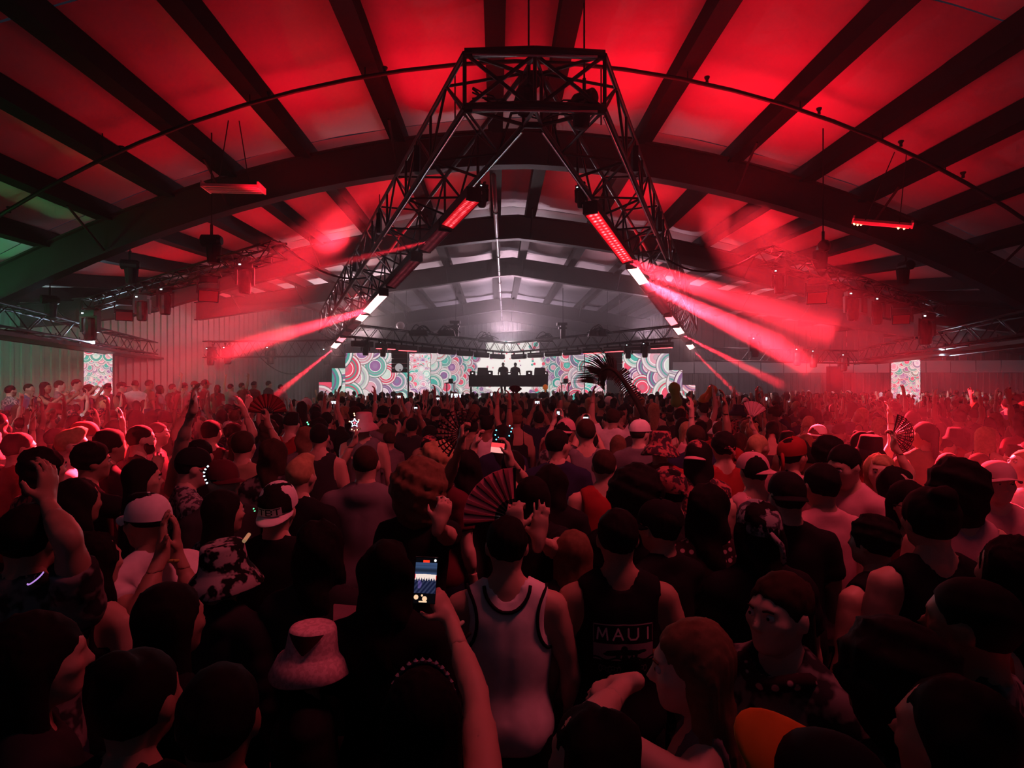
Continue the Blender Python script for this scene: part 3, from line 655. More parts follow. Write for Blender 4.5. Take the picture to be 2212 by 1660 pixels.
gear('media_player', 'boxy player beside the DJ in a hat', 1143, .34, .24, .3, 'player', 'p'); gear('media_player', 'boxy player at the booth end near the orange ball', 1178, .3, .22, .3, 'player', 'p'); gear('dj_mixer', 'mixer between the two DJs', 1100, .5, .16, .3, 'mixer', 'p')
# small side tables with gear on stage
for px, lb in ((973, 'small table with a lamp box before the centre screen, near the bright ring column'), (1221, 'small table with a lamp box before the centre screen, near the palm frond')):
    p = W(px, 828, 33); t = empty('gear_table', (p.x, p.y, 0)); tag(t, lb, 'table')
    MB().box((0, 0, p.z), (.55, .5, .05)).build('table_top', BLACK, t)
    for s in (-1, 1): MB().box((s * .2, 0, p.z / 2 + .35), (.05, .05, p.z - .72)).build('leg', BLACK, t)
    MB().box((0.02, 0, p.z + .13), (.24, .3, .22)).build('lamp_box', BLACK, t)
# hanging line array speakers
for px, py0, py1, lb, n in ((865, 746, 806, 'hanging stack of line array speakers with a white round emblem', 6), (1325, 750, 822, 'hanging stack of line array speakers behind the palm frond', 6)):
    p = W(px, py0, 30.5); t = empty('line_array', p); tag(t, lb, 'speaker'); hh = (py1 - py0) / FPX * 30.5; bh = hh / n
    for k in range(n):
        c = MB().add([(-.40, -.3, -bh * (k + .96)), (.40, -.3, -bh * (k + .96)), (.36, .3, -bh * (k + .9)), (-.36, .3, -bh * (k + .9)), (-.40, -.3, -bh * k), (.40, -.3, -bh * k), (.36, .3, -bh * (k + .06)), (-.36, .3, -bh * (k + .06))],
                 [(3, 2, 1, 0), (4, 5, 6, 7), (0, 1, 5, 4), (1, 2, 6, 5), (2, 3, 7, 6), (3, 0, 4, 7)]).build('cabinet', BLACK, t)
        MB().box((0, -.305, -bh * (k + .48)), (.7, .01, bh * .8)).build('grille', mat('speaker grille', (.02, .02, .022), .7), c)
    if px < 900:
        MB().lathe([(0, 0), (.19, 0), (.2, .01), (0, .02)], 24, M=Matrix.Rotation(math.radians(90), 3, 'X'), c=(-.02, -.31, -hh + .26)).build('round_emblem', emat('emblem white', (.9, .82, .84), .55), t)
        MB().add([(.0, -.335, -hh + .12), (.06, -.335, -hh + .1), (.09, -.335, -hh + .16), (.03, -.335, -hh + .17), (-.03, -.335, -hh + .14)], [(0, 1, 2, 3, 4)]).build('emblem_mark', BLACK, t)
    for s in (-1, 1): bar('rigging_wire', (s * .3, 0, 0), (s * .3, 0, zr(p.x, p.y) - p.z - .3), .012, STEEL_BLK, t)
ball = empty('round_balloon', W(865, 704, 29)); tag(ball, 'pale translucent round balloon floating over the stage truss', 'balloon')
MB().lathe([(0.2 * math.sin(math.pi * k / 12) + 1e-4, 0.2 * -math.cos(math.pi * k / 12)) for k in range(13)], 20, cap=False).build('skin', mat('balloon white', (.75, .72, .74), .35), ball, smooth=True)
MB().lathe([(0.02, -0.24), (0.006, -.2)], 8).build('knot', mat('balloon white', (.7, .7, .7)), ball)
# stage truss in a shallow chevron
pc = W(1097, 752, 33.6); pl = W(752, 714, 25.5); pr_ = W(1462, 717, 25.5)
box_truss('stage_truss', 'black stage truss arm from the booth centre towards the hanging speaker stack', pl, pc, .5, .52, 24, .03, .016, 'stage truss arms')
box_truss('stage_truss', 'black stage truss arm from the booth centre towards the palm frond side', pr_, pc, .5, .52, 24, .03, .016, 'stage truss arms')
nm = ['first', 'second', 'third', 'fourth', 'fifth', 'sixth', 'seventh', 'eighth']
for sd, pe, w in ((-1, pl, 'speaker stack'), (1, pr_, 'palm frond')):
    for k in range(8):
        t0, t1 = 0.035 + k * .121, 0.035 + k * .121 + .098
        p, q = pc.lerp(pe, t0), pc.lerp(pe, t1); c = (p + q) / 2 - Vector((0, 0, .52)); dv = (q - p).normalized(); L = (q - p).length
        ang = math.atan2(dv.y, dv.x)
        t = empty('light_batten', c, ang); tag(t, nm[k] + ' light batten from the truss centre on the arm towards the ' + w, 'stage light', 'light battens under the stage truss')
        MB().box((0, 0, 0), (L, .2, .24)).build('housing', HOUSE, t)
        lit = (sd < 0 and k in (5, 6)) or (sd > 0 and k in (4, 5, 7))
        MB().box((0, 0, -.13), (L * .95, .13, .03)).build('lamp_strip', emat('batten red', (1.0, .08, .10), 5) if lit else mat('batten off', (.2, .12, .13), .3), t)
        MB().box((0, -.105, .02), (L * .96, .012, .03)).build('pale_rail', PALE, t)
        for s in (-1, 1): MB().box((s * L * .35, 0, .2), (.05, .06, .2)).build('bracket', STEEL_BLK, t)
for px, py, dd, sc, lb in ((985, 712, 30, 1.5, 'tall motor block standing on the stage truss beside the cable pile'), (1216, 716, 30, 1.5, 'tall motor block standing on the stage truss towards the palm frond')):
    p = W(px, py, dd); t = empty('rigging_motor', p); tag(t, lb, 'motor')
    MB().box((0, 0, 0), (.22, .3, .75)).build('post', BLACK, t); MB().box((-.05, 0, .35), (.5, .3, .14)).build('cross_plate', BLACK, t); MB().box((-.02, 0, .15), (.4, .3, .1)).build('cross_plate', BLACK, t)
    bar('lifting_cable', (0, 0, .4), (0, 0, zr(p.x, p.y) - p.z - 1.0), .015, STEEL_BLK, t)
for px, py, dd, lb in ((965, 716, 29, 'heap of black cable on the stage truss beside the tall motor block'), (1050, 730, 32, 'heap of black cable on the stage truss near its centre'), (1178, 730, 32, 'heap of black cable on the stage truss nearer the palm frond'), (905, 715, 27.5, 'low run of black cable on the stage truss over the speaker stack'), (1290, 716, 27.5, 'arched black cable on the stage truss over the palm frond')):
    p = W(px, py, dd); t = empty('cable_heap', p); tag(t, lb, 'cables', 'cable heaps on the stage truss'); rg = random.Random(px)
    MB().box((0, 0, -.1), (.7, .3, .28), taper=1.2).build('cable_box', BLACK, t)
    b = MB()
    for k in range(7):
        a, bb = rg.uniform(-.6, 0), rg.uniform(.1, .7); h = rg.uniform(.1, .42)
        b.tube([(a + (bb - a) * u / 8, rg.uniform(-.02, .02), h * math.sin(math.pi * u / 8) - .08) for u in range(9)], .02, 5)
    b.build('cable_loops', BLACK, t)
# far doorway and exit glow at the wall end
dr = W(665, 832, 36.4); t = empty('door_1', dr); tag(t, kind='structure', label='small lit doorway in the far ribbed wall')
MB().box((0, 0.1, -.5), (.9, .06, 2.0)).build('door_leaf', emat('lit doorway', (1.0, .62, .42), .35), t)
for s in (-1, 1): MB().box((s * .5, .06, -.5), (.1, .1, 2.1)).build('frame', RAFT, t)
MB().box((0, .06, .53), (1.1, .1, .08)).build('frame', RAFT, t)

# the lamps under the ends of the stage truss hang from its lower chords
for o in list(COL.objects):
    lb = o.get('label', '')
    if 'stage truss' in lb and o.name.startswith('moving_head'):
        e, t = {'lamp hanging under': (pl, .085), 'second lamp under': (pl, .175), 'lamp under the stage truss above': (pr_, .235), 'lamp under the stage truss nearest': (pr_, .15)}.get(next((k for k in ('lamp hanging under', 'second lamp under', 'lamp under the stage truss above', 'lamp under the stage truss nearest') if lb.startswith(k)), ''), (None, 0))
        if e is not None: o.location = e.lerp(pc, t) - Vector((0, 0, .34))
# ------------------------------------------------------------------ people: bodies grown as one skin from limbs, then dressed
def A3(*p): return np.array(p, np.float64)
def nrm(v):
    v = np.asarray(v, float); return v / (np.linalg.norm(v) + 1e-9)
def smin(a, b, k):
    h = np.maximum(k - np.abs(a - b), 0.0) / k
    return np.minimum(a, b) - h * h * k * 0.25
def cone(P, a, b, r1, r2, fy=1.0):
    a, b = np.asarray(a, float), np.asarray(b, float); ba = b - a; d = P - a
    if fy != 1.0: d = d * A3(1, 1 / fy, 1); ba = ba * A3(1, 1 / fy, 1)
    t = np.clip(d @ ba / (ba @ ba), 0, 1)
    q = d - t[:, None] * ba
    return (np.sqrt((q * q).sum(1)) - (r1 + (r2 - r1) * t)) * (min(1, fy) if fy != 1 else 1)
def ell(P, c, r, R=None):
    q = P - np.asarray(c, float)
    if R is not None: q = q @ R                       # columns of R are the axes
    r = np.asarray(r, float); a = q / r; k0 = np.sqrt((a * a).sum(1)); b = a / r; k1 = np.sqrt((b * b).sum(1)) + 1e-9
    return k0 * (k0 - 1) / k1
def surf(f, lo, hi, h):
    """surface nets: vertices and quads of the zero set of f inside the box"""
    lo, hi = np.asarray(lo, float) - 2 * h, np.asarray(hi, float) + 2 * h
    n = np.maximum(3, np.ceil((hi - lo) / h).astype(int) + 1)
    ax = [lo[i] + h * np.arange(n[i]) for i in range(3)]
    G = np.stack(np.meshgrid(*ax, indexing='ij'), -1).reshape(-1, 3)
    F = f(G).reshape(n); F[0] = F[-1] = 1; F[:, 0] = F[:, -1] = 1; F[:, :, 0] = F[:, :, -1] = 1
    S = F < 0
    m = n - 1
    cnt = np.zeros(m, np.int8)
    offs = [(i, j, k) for i in (0, 1) for j in (0, 1) for k in (0, 1)]
    for i, j, k in offs: cnt += S[i:i + m[0], j:j + m[1], k:k + m[2]]
    act = (cnt > 0) & (cnt < 8)
    I = np.argwhere(act)
    if len(I) == 0: return np.zeros((0, 3)), np.zeros((0, 4), int)
    idx = -np.ones(m, int); idx[tuple(I.T)] = np.arange(len(I))
    val = {o: F[I[:, 0] + o[0], I[:, 1] + o[1], I[:, 2] + o[2]] for o in offs}
    acc = np.zeros((len(I), 3)); c = np.zeros(len(I))
    for a in offs:
        for d in range(3):
            if a[d] == 0:
                b = list(a); b[d] = 1; b = tuple(b); va, vb = val[a], val[b]
                x = (va < 0) != (vb < 0)
                t = np.where(x, va / np.where(x, va - vb, 1), 0)
                p = np.tile(np.array(a, float), (len(I), 1)); p[:, d] = t
                acc += p * x[:, None]; c += x
    V = lo + h * (I + acc / c[:, None])
    Q = []
    for d in range(3):
        e, g = (d + 1) % 3, (d + 2) % 3
        sl0 = [slice(None)] * 3; sl1 = [slice(None)] * 3; sl0[d] = slice(0, n[d] - 1); sl1[d] = slice(1, n[d])
        X = S[tuple(sl0)] != S[tuple(sl1)]
        E = np.argwhere(X); E = E[(E[:, e] > 0) & (E[:, g] > 0) & (E[:, e] < m[e]) & (E[:, g] < m[g])]
        if len(E) == 0: continue
        flip = S[tuple(sl0)][tuple(E.T)]
        def at_(de, dg):
            J = E.copy(); J[:, e] += de; J[:, g] += dg; return idx[tuple(J.T)]
        q = np.stack([at_(-1, -1), at_(0, -1), at_(0, 0), at_(-1, 0)], 1)
        q[~flip] = q[~flip][:, ::-1]; Q.append(q)
    Q = np.concatenate(Q); Q = Q[(Q >= 0).all(1)]
    return V, Q
def rotm(yaw=0, pitch=0, roll=0):
    return np.array(Euler((math.radians(pitch), math.radians(roll), math.radians(yaw)), 'YXZ').to_matrix()) if False else \
        np.array((Matrix.Rotation(math.radians(yaw), 3, 'Z') @ Matrix.Rotation(math.radians(pitch), 3, 'X') @ Matrix.Rotation(math.radians(roll), 3, 'Y')))
def wob(P, s, ph=0.0):
    return (np.sin(P[:, 0] * s + ph) * np.sin(P[:, 1] * s * 1.13 + 1.3 + ph) + np.sin(P[:, 2] * s * .9 + P[:, 0] * s * .4 + 2 * ph)) * .5
NEAR = dict(body=.024, head=.0095, hand=.0088, cloth=.017, hair=.011)
SEMI = dict(body=.031, head=.0135, hand=.0115, cloth=.024, hair=.015)
MID = dict(body=.036, head=.018, hand=.014, cloth=.030, hair=.021)
FAR = dict(body=.05, head=.032, hand=.026, cloth=.05, hair=.036)

class Fig:
    """one figure, facing +Y, feet at z = 0, 1.75 m tall before scaling"""
    def __init__(s, lod=NEAR, fem=False, head=(0, 0, 0), wide=1.0, armL=None, armR=None, curlL=.35, curlR=.35, palmL=None, palmR=None, fdirL=None, fdirR=None):
        s.lod = lod; s.fem = fem; s.w = wide; s.sh = (0.165 if fem else 0.185) * wide
        s.Rh = rotm(*head); s.piv = A3(0, .0, 1.53); s.c0 = s.piv + s.Rh @ A3(0, .012, .115)
        s.arm = {}
        for sd, spec, curl, palm, fd in ((-1, armL, curlL, palmL, fdirL), (1, armR, curlR, palmR, fdirR)):
            S = A3(sd * s.sh, -.005, 1.405)
            if spec is None: spec = (A3(sd * .20, .02, -1), A3(sd * .02, .28, -1))
            if isinstance(spec, dict):                  # reach for a point: {'to': wrist, 'hint': direction the elbow leans}
                T = np.asarray(spec['to'], float); d = T - S; L = np.linalg.norm(d); a, b = .295, .265
                k = max(1.0, L / (a + b) * 1.01); a *= k; b *= k
                x = (a * a - b * b + L * L) / (2 * L); hgt = math.sqrt(max(1e-6, a * a - x * x)); u = d / L
                hv = np.asarray(spec.get('hint', (sd * .6, -.2, -1)), float); hv = nrm(hv - u * (hv @ u))
                E = S + u * x + hv * hgt; Wp = T
            else:
                E = S + nrm(spec[0]) * .29; Wp = E + nrm(spec[1]) * .26
            f = nrm(fd) if fd is not None else nrm(Wp - E)
            n = np.asarray(palm, float) if palm is not None else A3(-sd, 0.15, 0)
            n = nrm(n - f * (n @ f)); s.arm[sd] = (S, E, Wp, f, n, curl)
    def torso(s, P, off=0.0):
        w = s.w; fm = s.fem
        d = ell(P, (0, 0, 1.27), ((.150 if fm else .163) * w, .106 * (.5 + .5 * w), .19))
        d = smin(d, ell(P, (0, -.008, 1.385), ((.155 if fm else .176) * w, .078, .08)), .05)
        d = smin(d, ell(P, (0, .005, 1.08), ((.122 if fm else .142) * w, .098 * (.4 + .6 * w), .17)), .08)
        d = smin(d, ell(P, (0, -.012, .93), ((.172 if fm else .165) * w, .118, .13)), .08)
        for q in (-1, 1):
            d = smin(d, cone(P, (q * .03, -.02, 1.495), (q * s.sh * .8, -.012, 1.425), .046, .046), .04)
            if fm: d = smin(d, ell(P, (q * .068, .085, 1.275), (.06, .055, .06)), .03)
        d = d + .005 * np.exp(-(P[:, 0] / .016) ** 2) * (P[:, 1] < 0) * ((P[:, 2] > 1.0) & (P[:, 2] < 1.45))
        return d
    def upper(s, P, sd, g=1.0):
        S, E, Wp, f, n, c = s.arm[sd]
        d = cone(P, S, E, .056 * g, .040 * g); m = S + (E - S) * .45
        return smin(d, cone(P, S + (E - S) * .3, S + (E - S) * .65, .045 * g, .044 * g), .03)
    def fore(s, P, sd):
        S, E, Wp, f, n, c = s.arm[sd]
        d = cone(P, E, Wp, .040, .0255)
        return smin(d, cone(P, E + (Wp - E) * .12, E + (Wp - E) * .45, .040, .036), .03)
    def hand(s, P, sd, fat=0.0):
        S, E, Wp, f, n, curl = s.arm[sd]; sv = np.cross(f, n) * sd                # towards the thumb
        R = np.stack([sv, n, f], 1)
        d = ell(P, Wp + f * .052, (.040, .0155 + fat, .056), R)
        d = smin(d, cone(P, Wp - f * .03, Wp + f * .02, .026, .026), .02)
        for i in range(4):
            o = .0285 - .019 * i; L = (.070, .080, .074, .057)[i]; b = Wp + f * (.094 - .004 * abs(i - 1)) + sv * o
            sp = sv * (.10 - .07 * i); ang = curl * 1.15; p = b - f * .02
            q = b
            for k in range(3):
                a = ang * (k + .6); dr = nrm(f * math.cos(a) + n * math.sin(a) + sp * (.9 if k < 2 else .4)); e = q + dr * L * (.46, .31, .25)[k]
                d = smin(d, cone(P, q, e, .0088 - .0006 * k + fat, .0084 - .0006 * k + fat), .006); q = e
            d = smin(d, cone(P, p, b, .010, .009), .01)
        b = Wp + f * .022 + sv * .026; t1 = b + nrm(sv * .75 + f * .55 + n * .35) * .045; t2 = t1 + nrm(sv * .25 + f * .9 + n * (.2 + .5 * curl)) * .034
        d = smin(d, cone(P, b, t1, .0135 + fat, .0105 + fat), .014); return smin(d, cone(P, t1, t2, .0105 + fat, .0085 + fat), .006)
    def legs(s, P):
        d = None
        for q in (-1, 1):
            e = cone(P, (q * .092, -.005, .88), (q * .10, .012, .50), .092, .060)
            e = smin(e, cone(P, (q * .10, .0, .50), (q * .105, -.02, .09), .057, .038), .03)
            e = smin(e, ell(P, (q * .102, -.03, .36), (.05, .055, .11)), .04)
            d = e if d is None else np.minimum(d, e)
        return d
    def feet(s, P, g=0.0):
        d = None
        for q in (-1, 1):
            e = cone(P, (q * .105, -.05, .045), (q * .115, .13, .035), .042 + g, .036 + g)
            d = e if d is None else np.minimum(d, e)
        return d
    def hl(s, P): return (P - s.c0) @ s.Rh             # head coordinates
    def skull(s, P):
        Q = s.hl(P)
        d = ell(Q, (0, -.008, .02), (.076, .096, .092))
        d = smin(d, ell(Q, (0, .03, -.045), (.060, .062, .072)), .045)
        d = smin(d, ell(Q, (0, .062, -.092), (.030, .026, .022)), .03)          # chin
        d = smin(d, ell(Q, (0, .082, .022), (.045, .012, .012)), .02)           # brow
        for q in (-1, 1):
            d = smin(d, ell(Q, (q * .045, .062, -.02), (.022, .022, .018)), .02)   # cheek
            e = ell(Q, (q * .031, .096, .002), (.016, .014, .010)); d = -smin(-d, e, .012)   # eye socket
            d = smin(d, ell(Q, (q * .078, -.004, -.012), (.011, .022, .032)), .008)     # ear
        d = smin(d, cone(Q, (0, .088, .008), (0, .108, -.028), .008, .0125), .012)      # nose
        d = smin(d, ell(Q, (0, .097, -.034), (.017, .012, .009)), .006)
        d = smin(d, ell(Q, (0, .086, -.057), (.024, .010, .006)), .006); d = smin(d, ell(Q, (0, .084, -.067), (.020, .010, .007)), .005)
        return d
    def neck(s, P):
        return cone(P, (0, -.018, 1.44), s.c0 + s.Rh @ A3(0, -.022, -.06), .060 if not s.fem else .050, .054 if not s.fem else .046)
    # --- meshes
    def body_mesh(s, legs=True, full=True):
        L = s.lod; parts = []
        pts = np.array([v for sd in (-1, 1) for v in s.arm[sd][:3]])
        lo = np.minimum(pts.min(0) - .07, A3(-.21 * s.w, -.15, 0 if legs else .80)); hi = np.maximum(pts.max(0) + .07, A3(.21 * s.w, .17, 1.56))
        if not legs: lo[2] = .80
        def f(P):
            d = smin(s.torso(P), s.neck(P), .03)
            for sd in (-1, 1):
                a = smin(s.upper(P, sd), s.fore(P, sd), .015)
                d = smin(d, a, .028)
            if legs: d = smin(smin(d, s.legs(P), .03), s.feet(P), .02)
            return d
        parts.append(surf(f, lo, hi, L['body']))
        c = s.c0
        def fh(P): return np.maximum(smin(s.skull(P), s.neck(P), .03), -(P[:, 2] - 1.44))
        parts.append(surf(fh, c - .15, c + A3(.15, .15, .14), L['head']))
        for sd in (-1, 1):
            S, E, Wp, fv, n, cu = s.arm[sd]
            def fp(P):
                d = smin(s.hand(P, sd, 0.0025 if L is FAR else 0.0), np.maximum(s.fore(P, sd), ((Wp - E) @ (P - (E + (Wp - E) * .6)).T) * -3), .012); return d
            ce = Wp + fv * .08; parts.append(surf(fp, np.minimum(ce - .13, Wp - .06), np.maximum(ce + .13, Wp + .06), L['hand']))
        return join_parts(parts)
    def shirt_mesh(s, style='tee', off=.012, hem=.86, ease=0.0, ph=0.0):
        """tee, tank, long, hoodie, jersey"""
        L = s.lod; arms = {}
        def f(P):
            d = s.torso(P) - off - ease * np.clip((1.30 - P[:, 2]) * 2.2, 0, 1)
            if ease > 0: d = d + .005 * np.sin(P[:, 0] * 34 + ph + 6 * P[:, 2]) * np.clip((1.25 - P[:, 2]) * 3, 0, 1)
            d = d + .0035 * wob(P, 26, ph)
            d = np.maximum(d, hem - P[:, 2])
            if style in ('tee', 'long', 'hoodie'):
                for sd in (-1, 1):
                    S, E, Wp, fv, n, c = s.arm[sd]
                    k = .62 if style == 'tee' else 1.0
                    e = s.upper(P, sd, 1.0) - off - .006
                    u = nrm(E - S)
                    if style == 'tee': e = np.maximum(e, (P - (S + (E - S) * k)) @ u)
                    else:
                        g = s.fore(P, sd) - off - .004; u2 = nrm(Wp - E); g = np.maximum(g, (P - (E + (Wp - E) * .93)) @ u2); e = smin(e, g, .02)
                    e = e + .003 * np.sin(((P - S) @ u) * 70 + ph)
                    d = smin(d, e, .03)
            if style == 'hoodie': d = smin(d, ell(P, (0, -.075, 1.455), (.105, .055, .06)), .03)
            if style in ('tank', 'jersey'):
                for sd in (-1, 1): d = np.maximum(d, -ell(P, (sd * (s.sh + .018), .0, 1.375), (.068, .16, .125)))
                d = np.maximum(d, -ell(P, (0, .05, 1.52), (.088 if style == 'tank' else .075, .16, .092 if style == 'tank' else .07)))
            elif style == 'strap':
                d = np.maximum(d, np.where(np.abs(np.abs(P[:, 0]) - .09) < .014, -1, P[:, 2] - 1.33))
            else: d = np.maximum(d, -ell(P, (0, .035, 1.535), (.072, .095, .075)))
            return d
        pts = np.array([v for sd in (-1, 1) for v in s.arm[sd][:3]])
        lo = np.minimum(pts.min(0) - .08, A3(-.24, -.19, hem - .02)) if style in ('tee', 'long', 'hoodie') else A3(-.25, -.19, hem - .02)
        hi = np.maximum(pts.max(0) + .08, A3(.24, .22, 1.55)) if style in ('tee', 'long', 'hoodie') else A3(.25, .22, 1.53)
        lo[2] = max(lo[2], hem - .02) if style == 'tee' else min(lo[2], hem - .02)
        return surf(f, lo, hi, L['cloth'])
    def trousers_mesh(s, short=False):
        def f(P):
            d = smin(np.maximum(s.torso(P) - .010, P[:, 2] - .99), s.legs(P) - .012, .03) + .003 * wob(P, 24)
            d = np.maximum(d, P[:, 2] - .98)
            return np.maximum(d, (.50 if short else .07) - P[:, 2])
        return surf(f, A3(-.24, -.17, .46 if short else .03), A3(.24, .16, 1.0), s.lod['body'] * 1.3)
    def shoes_mesh(s): return surf(lambda P: np.maximum(s.feet(P, .008), -P[:, 2]), A3(-.19, -.13, -.0), A3(.19, .2, .1), .02)
    def hair_mesh(s, style='short', vol=1.0, ph=0.0):
        L = s.lod
        def f(P):
            Q = s.hl(P); x, y, z = Q.T
            cut = (.80 * y - .60 * z) - (.030 if style != 'fringe' else .05)
            cap = ell(Q, (0, -.012, .024), (.083 * vol, .102 * vol, .098 * vol))
            az = np.arctan2(x, -y)
            if style == 'buzz': d = np.maximum(ell(Q, (0, -.010, .021), (.0785, .0985, .0945)), cut)
            elif style in ('short', 'fade'):
                d = cap + .0035 * wob(Q, 95, ph) + .002 * np.sin(az * 26 + z * 30)
                d = np.maximum(d, cut); d = np.maximum(d, -z - .055 + .25 * np.clip(y, -.02, .1)); d = np.maximum(d, -(ell(Q, (0, .05, -.06), (.2, .055, .06))))
                if style == 'fade': d = np.maximum(d, -z - .005)
                if style == 'fade': d = smin(d, np.maximum(ell(Q, (0, .02, .10), (.065, .085, .035)) + .006 * wob(Q, 110, ph), cut - .02), .01)
            elif style == 'quiff':
                d = np.maximum(cap + .004 * wob(Q, 90, ph), cut); d = np.maximum(d, -z - .05 + .2 * y); d = smin(d, ell(Q, (0, .045, .105), (.062, .05, .035)) + .006 * wob(Q, 120, ph), .02)
            elif style in ('long', 'straight', 'ponytail', 'fringe'):
                d = np.maximum(cap, cut)
                Lg = {'long': .36, 'straight': .40, 'ponytail': .05, 'fringe': .22}[style]
                bk = np.minimum(cone(Q, (0, -.035, .02), (0, -.085, -Lg), .088, .075, .62), 1)
                sd = np.minimum(cone(Q, (.062, -.02, .0), (.078, -.01, -Lg * .8), .036, .03), cone(Q, (-.062, -.02, .0), (-.078, -.01, -Lg * .8), .036, .03))
                if style == 'ponytail': d = smin(np.maximum(cap, np.maximum(cut, -z - .06)), cone(Q, (0, -.10, .05), (0, -.15, -.18), .034, .022), .025)
                else: d = smin(smin(d, bk, .03), sd, .03)
                d = d + .0032 * np.sin(az * 30 + ph + z * (6 if style == 'long' else 2)) + (.006 * np.sin(z * 34 + az * 3 + ph) if style == 'long' else 0)
            elif style == 'curly':
                d = ell(Q, (0, -.025, .02), (.125 * vol, .13 * vol, .13 * vol)) + .012 * wob(Q, 85, ph) + .006 * wob(Q, 190, ph + 1)
                d = smin(d, ell(Q, (0, -.05, -.09), (.10 * vol, .075 * vol, .10 * vol)) + .010 * wob(Q, 90, ph), .04)
                d = np.maximum(d, -smin(ell(Q, (0, .14, -.045), (.075, .12, .105)), np.full(len(x), 9.0), .01))
            elif style == 'shortcurl':
                d = np.maximum(ell(Q, (0, -.014, .034), (.095 * vol, .110 * vol, .105 * vol)) + .008 * wob(Q, 120, ph) + .004 * wob(Q, 230, ph), cut - .01); d = np.maximum(d, -z - .055 + .25 * np.clip(y, -.02, .1))
            elif style == 'bun':
                d = np.maximum(np.maximum(cap + .002 * np.sin(az * 40), cut), -z - .06); d = smin(d, ell(Q, (0, -.075, .105), (.05, .045, .042)) + .004 * wob(Q, 120, ph), .012)
            elif style == 'buns2':
                d = np.maximum(np.maximum(cap, cut), -z - .06)
                for q in (-1, 1): d = smin(d, ell(Q, (q * .07, -.02, .105), (.035, .035, .035)) + .004 * wob(Q, 130, ph), .01)
            elif style == 'braids':
                d = np.maximum(np.maximum(cap + .004 * np.abs(np.sin(az * 8)), cut), -z - .06)
                for q in (-1, 1): d = smin(d, cone(Q, (q * .06, -.07, -.03), (q * .085, -.06, -.33), .026, .016) + .005 * np.sin(z * 95), .02)
            else: d = cap
            return d
        c = s.c0; dn = {'long': .44, 'straight': .47, 'fringe': .32, 'braids': .38, 'ponytail': .27}.get(style, .22)
        return surf(f, c - A3(.19, .22, dn), c + A3(.19, .18, .20), L['hair'])
    def beard_mesh(s):
        def f(P):
            Q = s.hl(P); d = s.skull(P) - .008 + .003 * wob(Q, 160); d = np.maximum(d, Q[:, 2] + .035 - .25 * np.maximum(0, .06 - Q[:, 1])); d = np.maximum(d, -Q[:, 1] + .0); return np.maximum(d, -ell(Q, (0, .10, -.06), (.026, .03, .010)))
        c = s.c0; return surf(f, c - A3(.12, .1, .18), c + A3(.12, .15, .05), s.lod['head'] * 1.2)
    def placeh(s, b):
        """head-coordinate MB -> vertices in body coordinates"""
        V = np.array(b.v) @ s.Rh.T + s.c0; return V, b.f
def join_parts(parts):
    V = []; Q = []; n = 0
    for v, q in parts: V.append(v); Q.append(q + n); n += len(v)
    return np.concatenate(V), np.concatenate(Q)

def bucket_hat(flare=.165, h=.115, ph=0.0, droop=.055):
    b = MB(); n = 28; prof = [(.0, .135), (.06, .136), (.082, .130), (.088, .118), (.096, .06), (.103, .028), (.106, .022), (.13, .0), (flare, -droop), (flare - .004, -droop - .006), (.126, -.008), (.098, .018)]
    V = []; F = []
    for r, z in prof:
        for q in range(n):
            a = 2 * math.pi * q / n; w = 1 + (.03 * math.sin(3 * a + ph) + .02 * math.sin(5 * a)) * (r > .12); dz = .010 * math.sin(2 * a + ph) * (r > .12)
            V.append((r * math.cos(a) * w * .93, r * math.sin(a) * w * 1.08 - .01, z + dz))
    for i in range(len(prof) - 1):
        for q in range(n): F.append((i * n + q, i * n + (q + 1) % n, (i + 1) * n + (q + 1) % n, (i + 1) * n + q))
    return b.add(V, F)
def cap_crown(ph=0.0):
    b = MB(); n = 24; V = []; F = []; rows = 9
    for i in range(rows + 1):
        t = i / rows * math.pi / 2
        for q in range(n):
            a = 2 * math.pi * q / n; k = 1 + .012 * math.cos(6 * a) * math.cos(t)
            V.append((.090 * math.cos(a) * math.cos(t) ** .8 * k + 0, .110 * math.sin(a) * math.cos(t) ** .8 * k - .008, .022 + .108 * math.sin(t) ** .95))
    for i in range(rows):
        for q in range(n): F.append((i * n + q, i * n + (q + 1) % n, (i + 1) * n + (q + 1) % n, (i + 1) * n + q))
    b.add(V, F)
    b.lathe([(0.0, .128), (.008, .132), (.006, .138), (0.0, .139)], 8, c=(0, -.008, 0)); return b
def cap_brim(w=.078, L=.085, curve=.018):
    b = MB(); V = []; F = []; nu, nv = 12, 5
    for lay, dz in ((0, .0), (1, -.004)):
        for j in range(nv + 1):
            for i in range(nu + 1):
                a = math.radians(-72 + 144 * i / nu); rr = j / nv
                x = math.sin(a) * (.090 + .0 * rr) ; y0 = .105 * math.cos(a) - .008; y = y0 + rr * L * math.cos(a * .9)
                V.append((x * (1 - .05 * rr), y, .026 - curve * (x / .09) ** 2 - .012 * rr + dz))
    m = (nu + 1) * (nv + 1)
    for j in range(nv):
        for i in range(nu):
            a = j * (nu + 1) + i; F.append((a, a + 1, a + nu + 2, a + nu + 1)); F.append((m + a + nu + 1, m + a + nu + 2, m + a + 1, m + a))
    for i in range(nu): a = nv * (nu + 1) + i; F.append((a, a + 1, m + a + 1, m + a))
    return b.add(V, F)
def turned(b, yaw): 
    c, s = math.cos(math.radians(yaw)), math.sin(math.radians(yaw)); b.v = [(x * c - y * s, x * s + y * c, z) for x, y, z in b.v]; return b
def pitched(b, ang, z0=.05):
    c, s = math.cos(math.radians(ang)), math.sin(math.radians(ang)); b.v = [(x, y * c - (z - z0) * s, y * s + (z - z0) * c + z0) for x, y, z in b.v]; return b

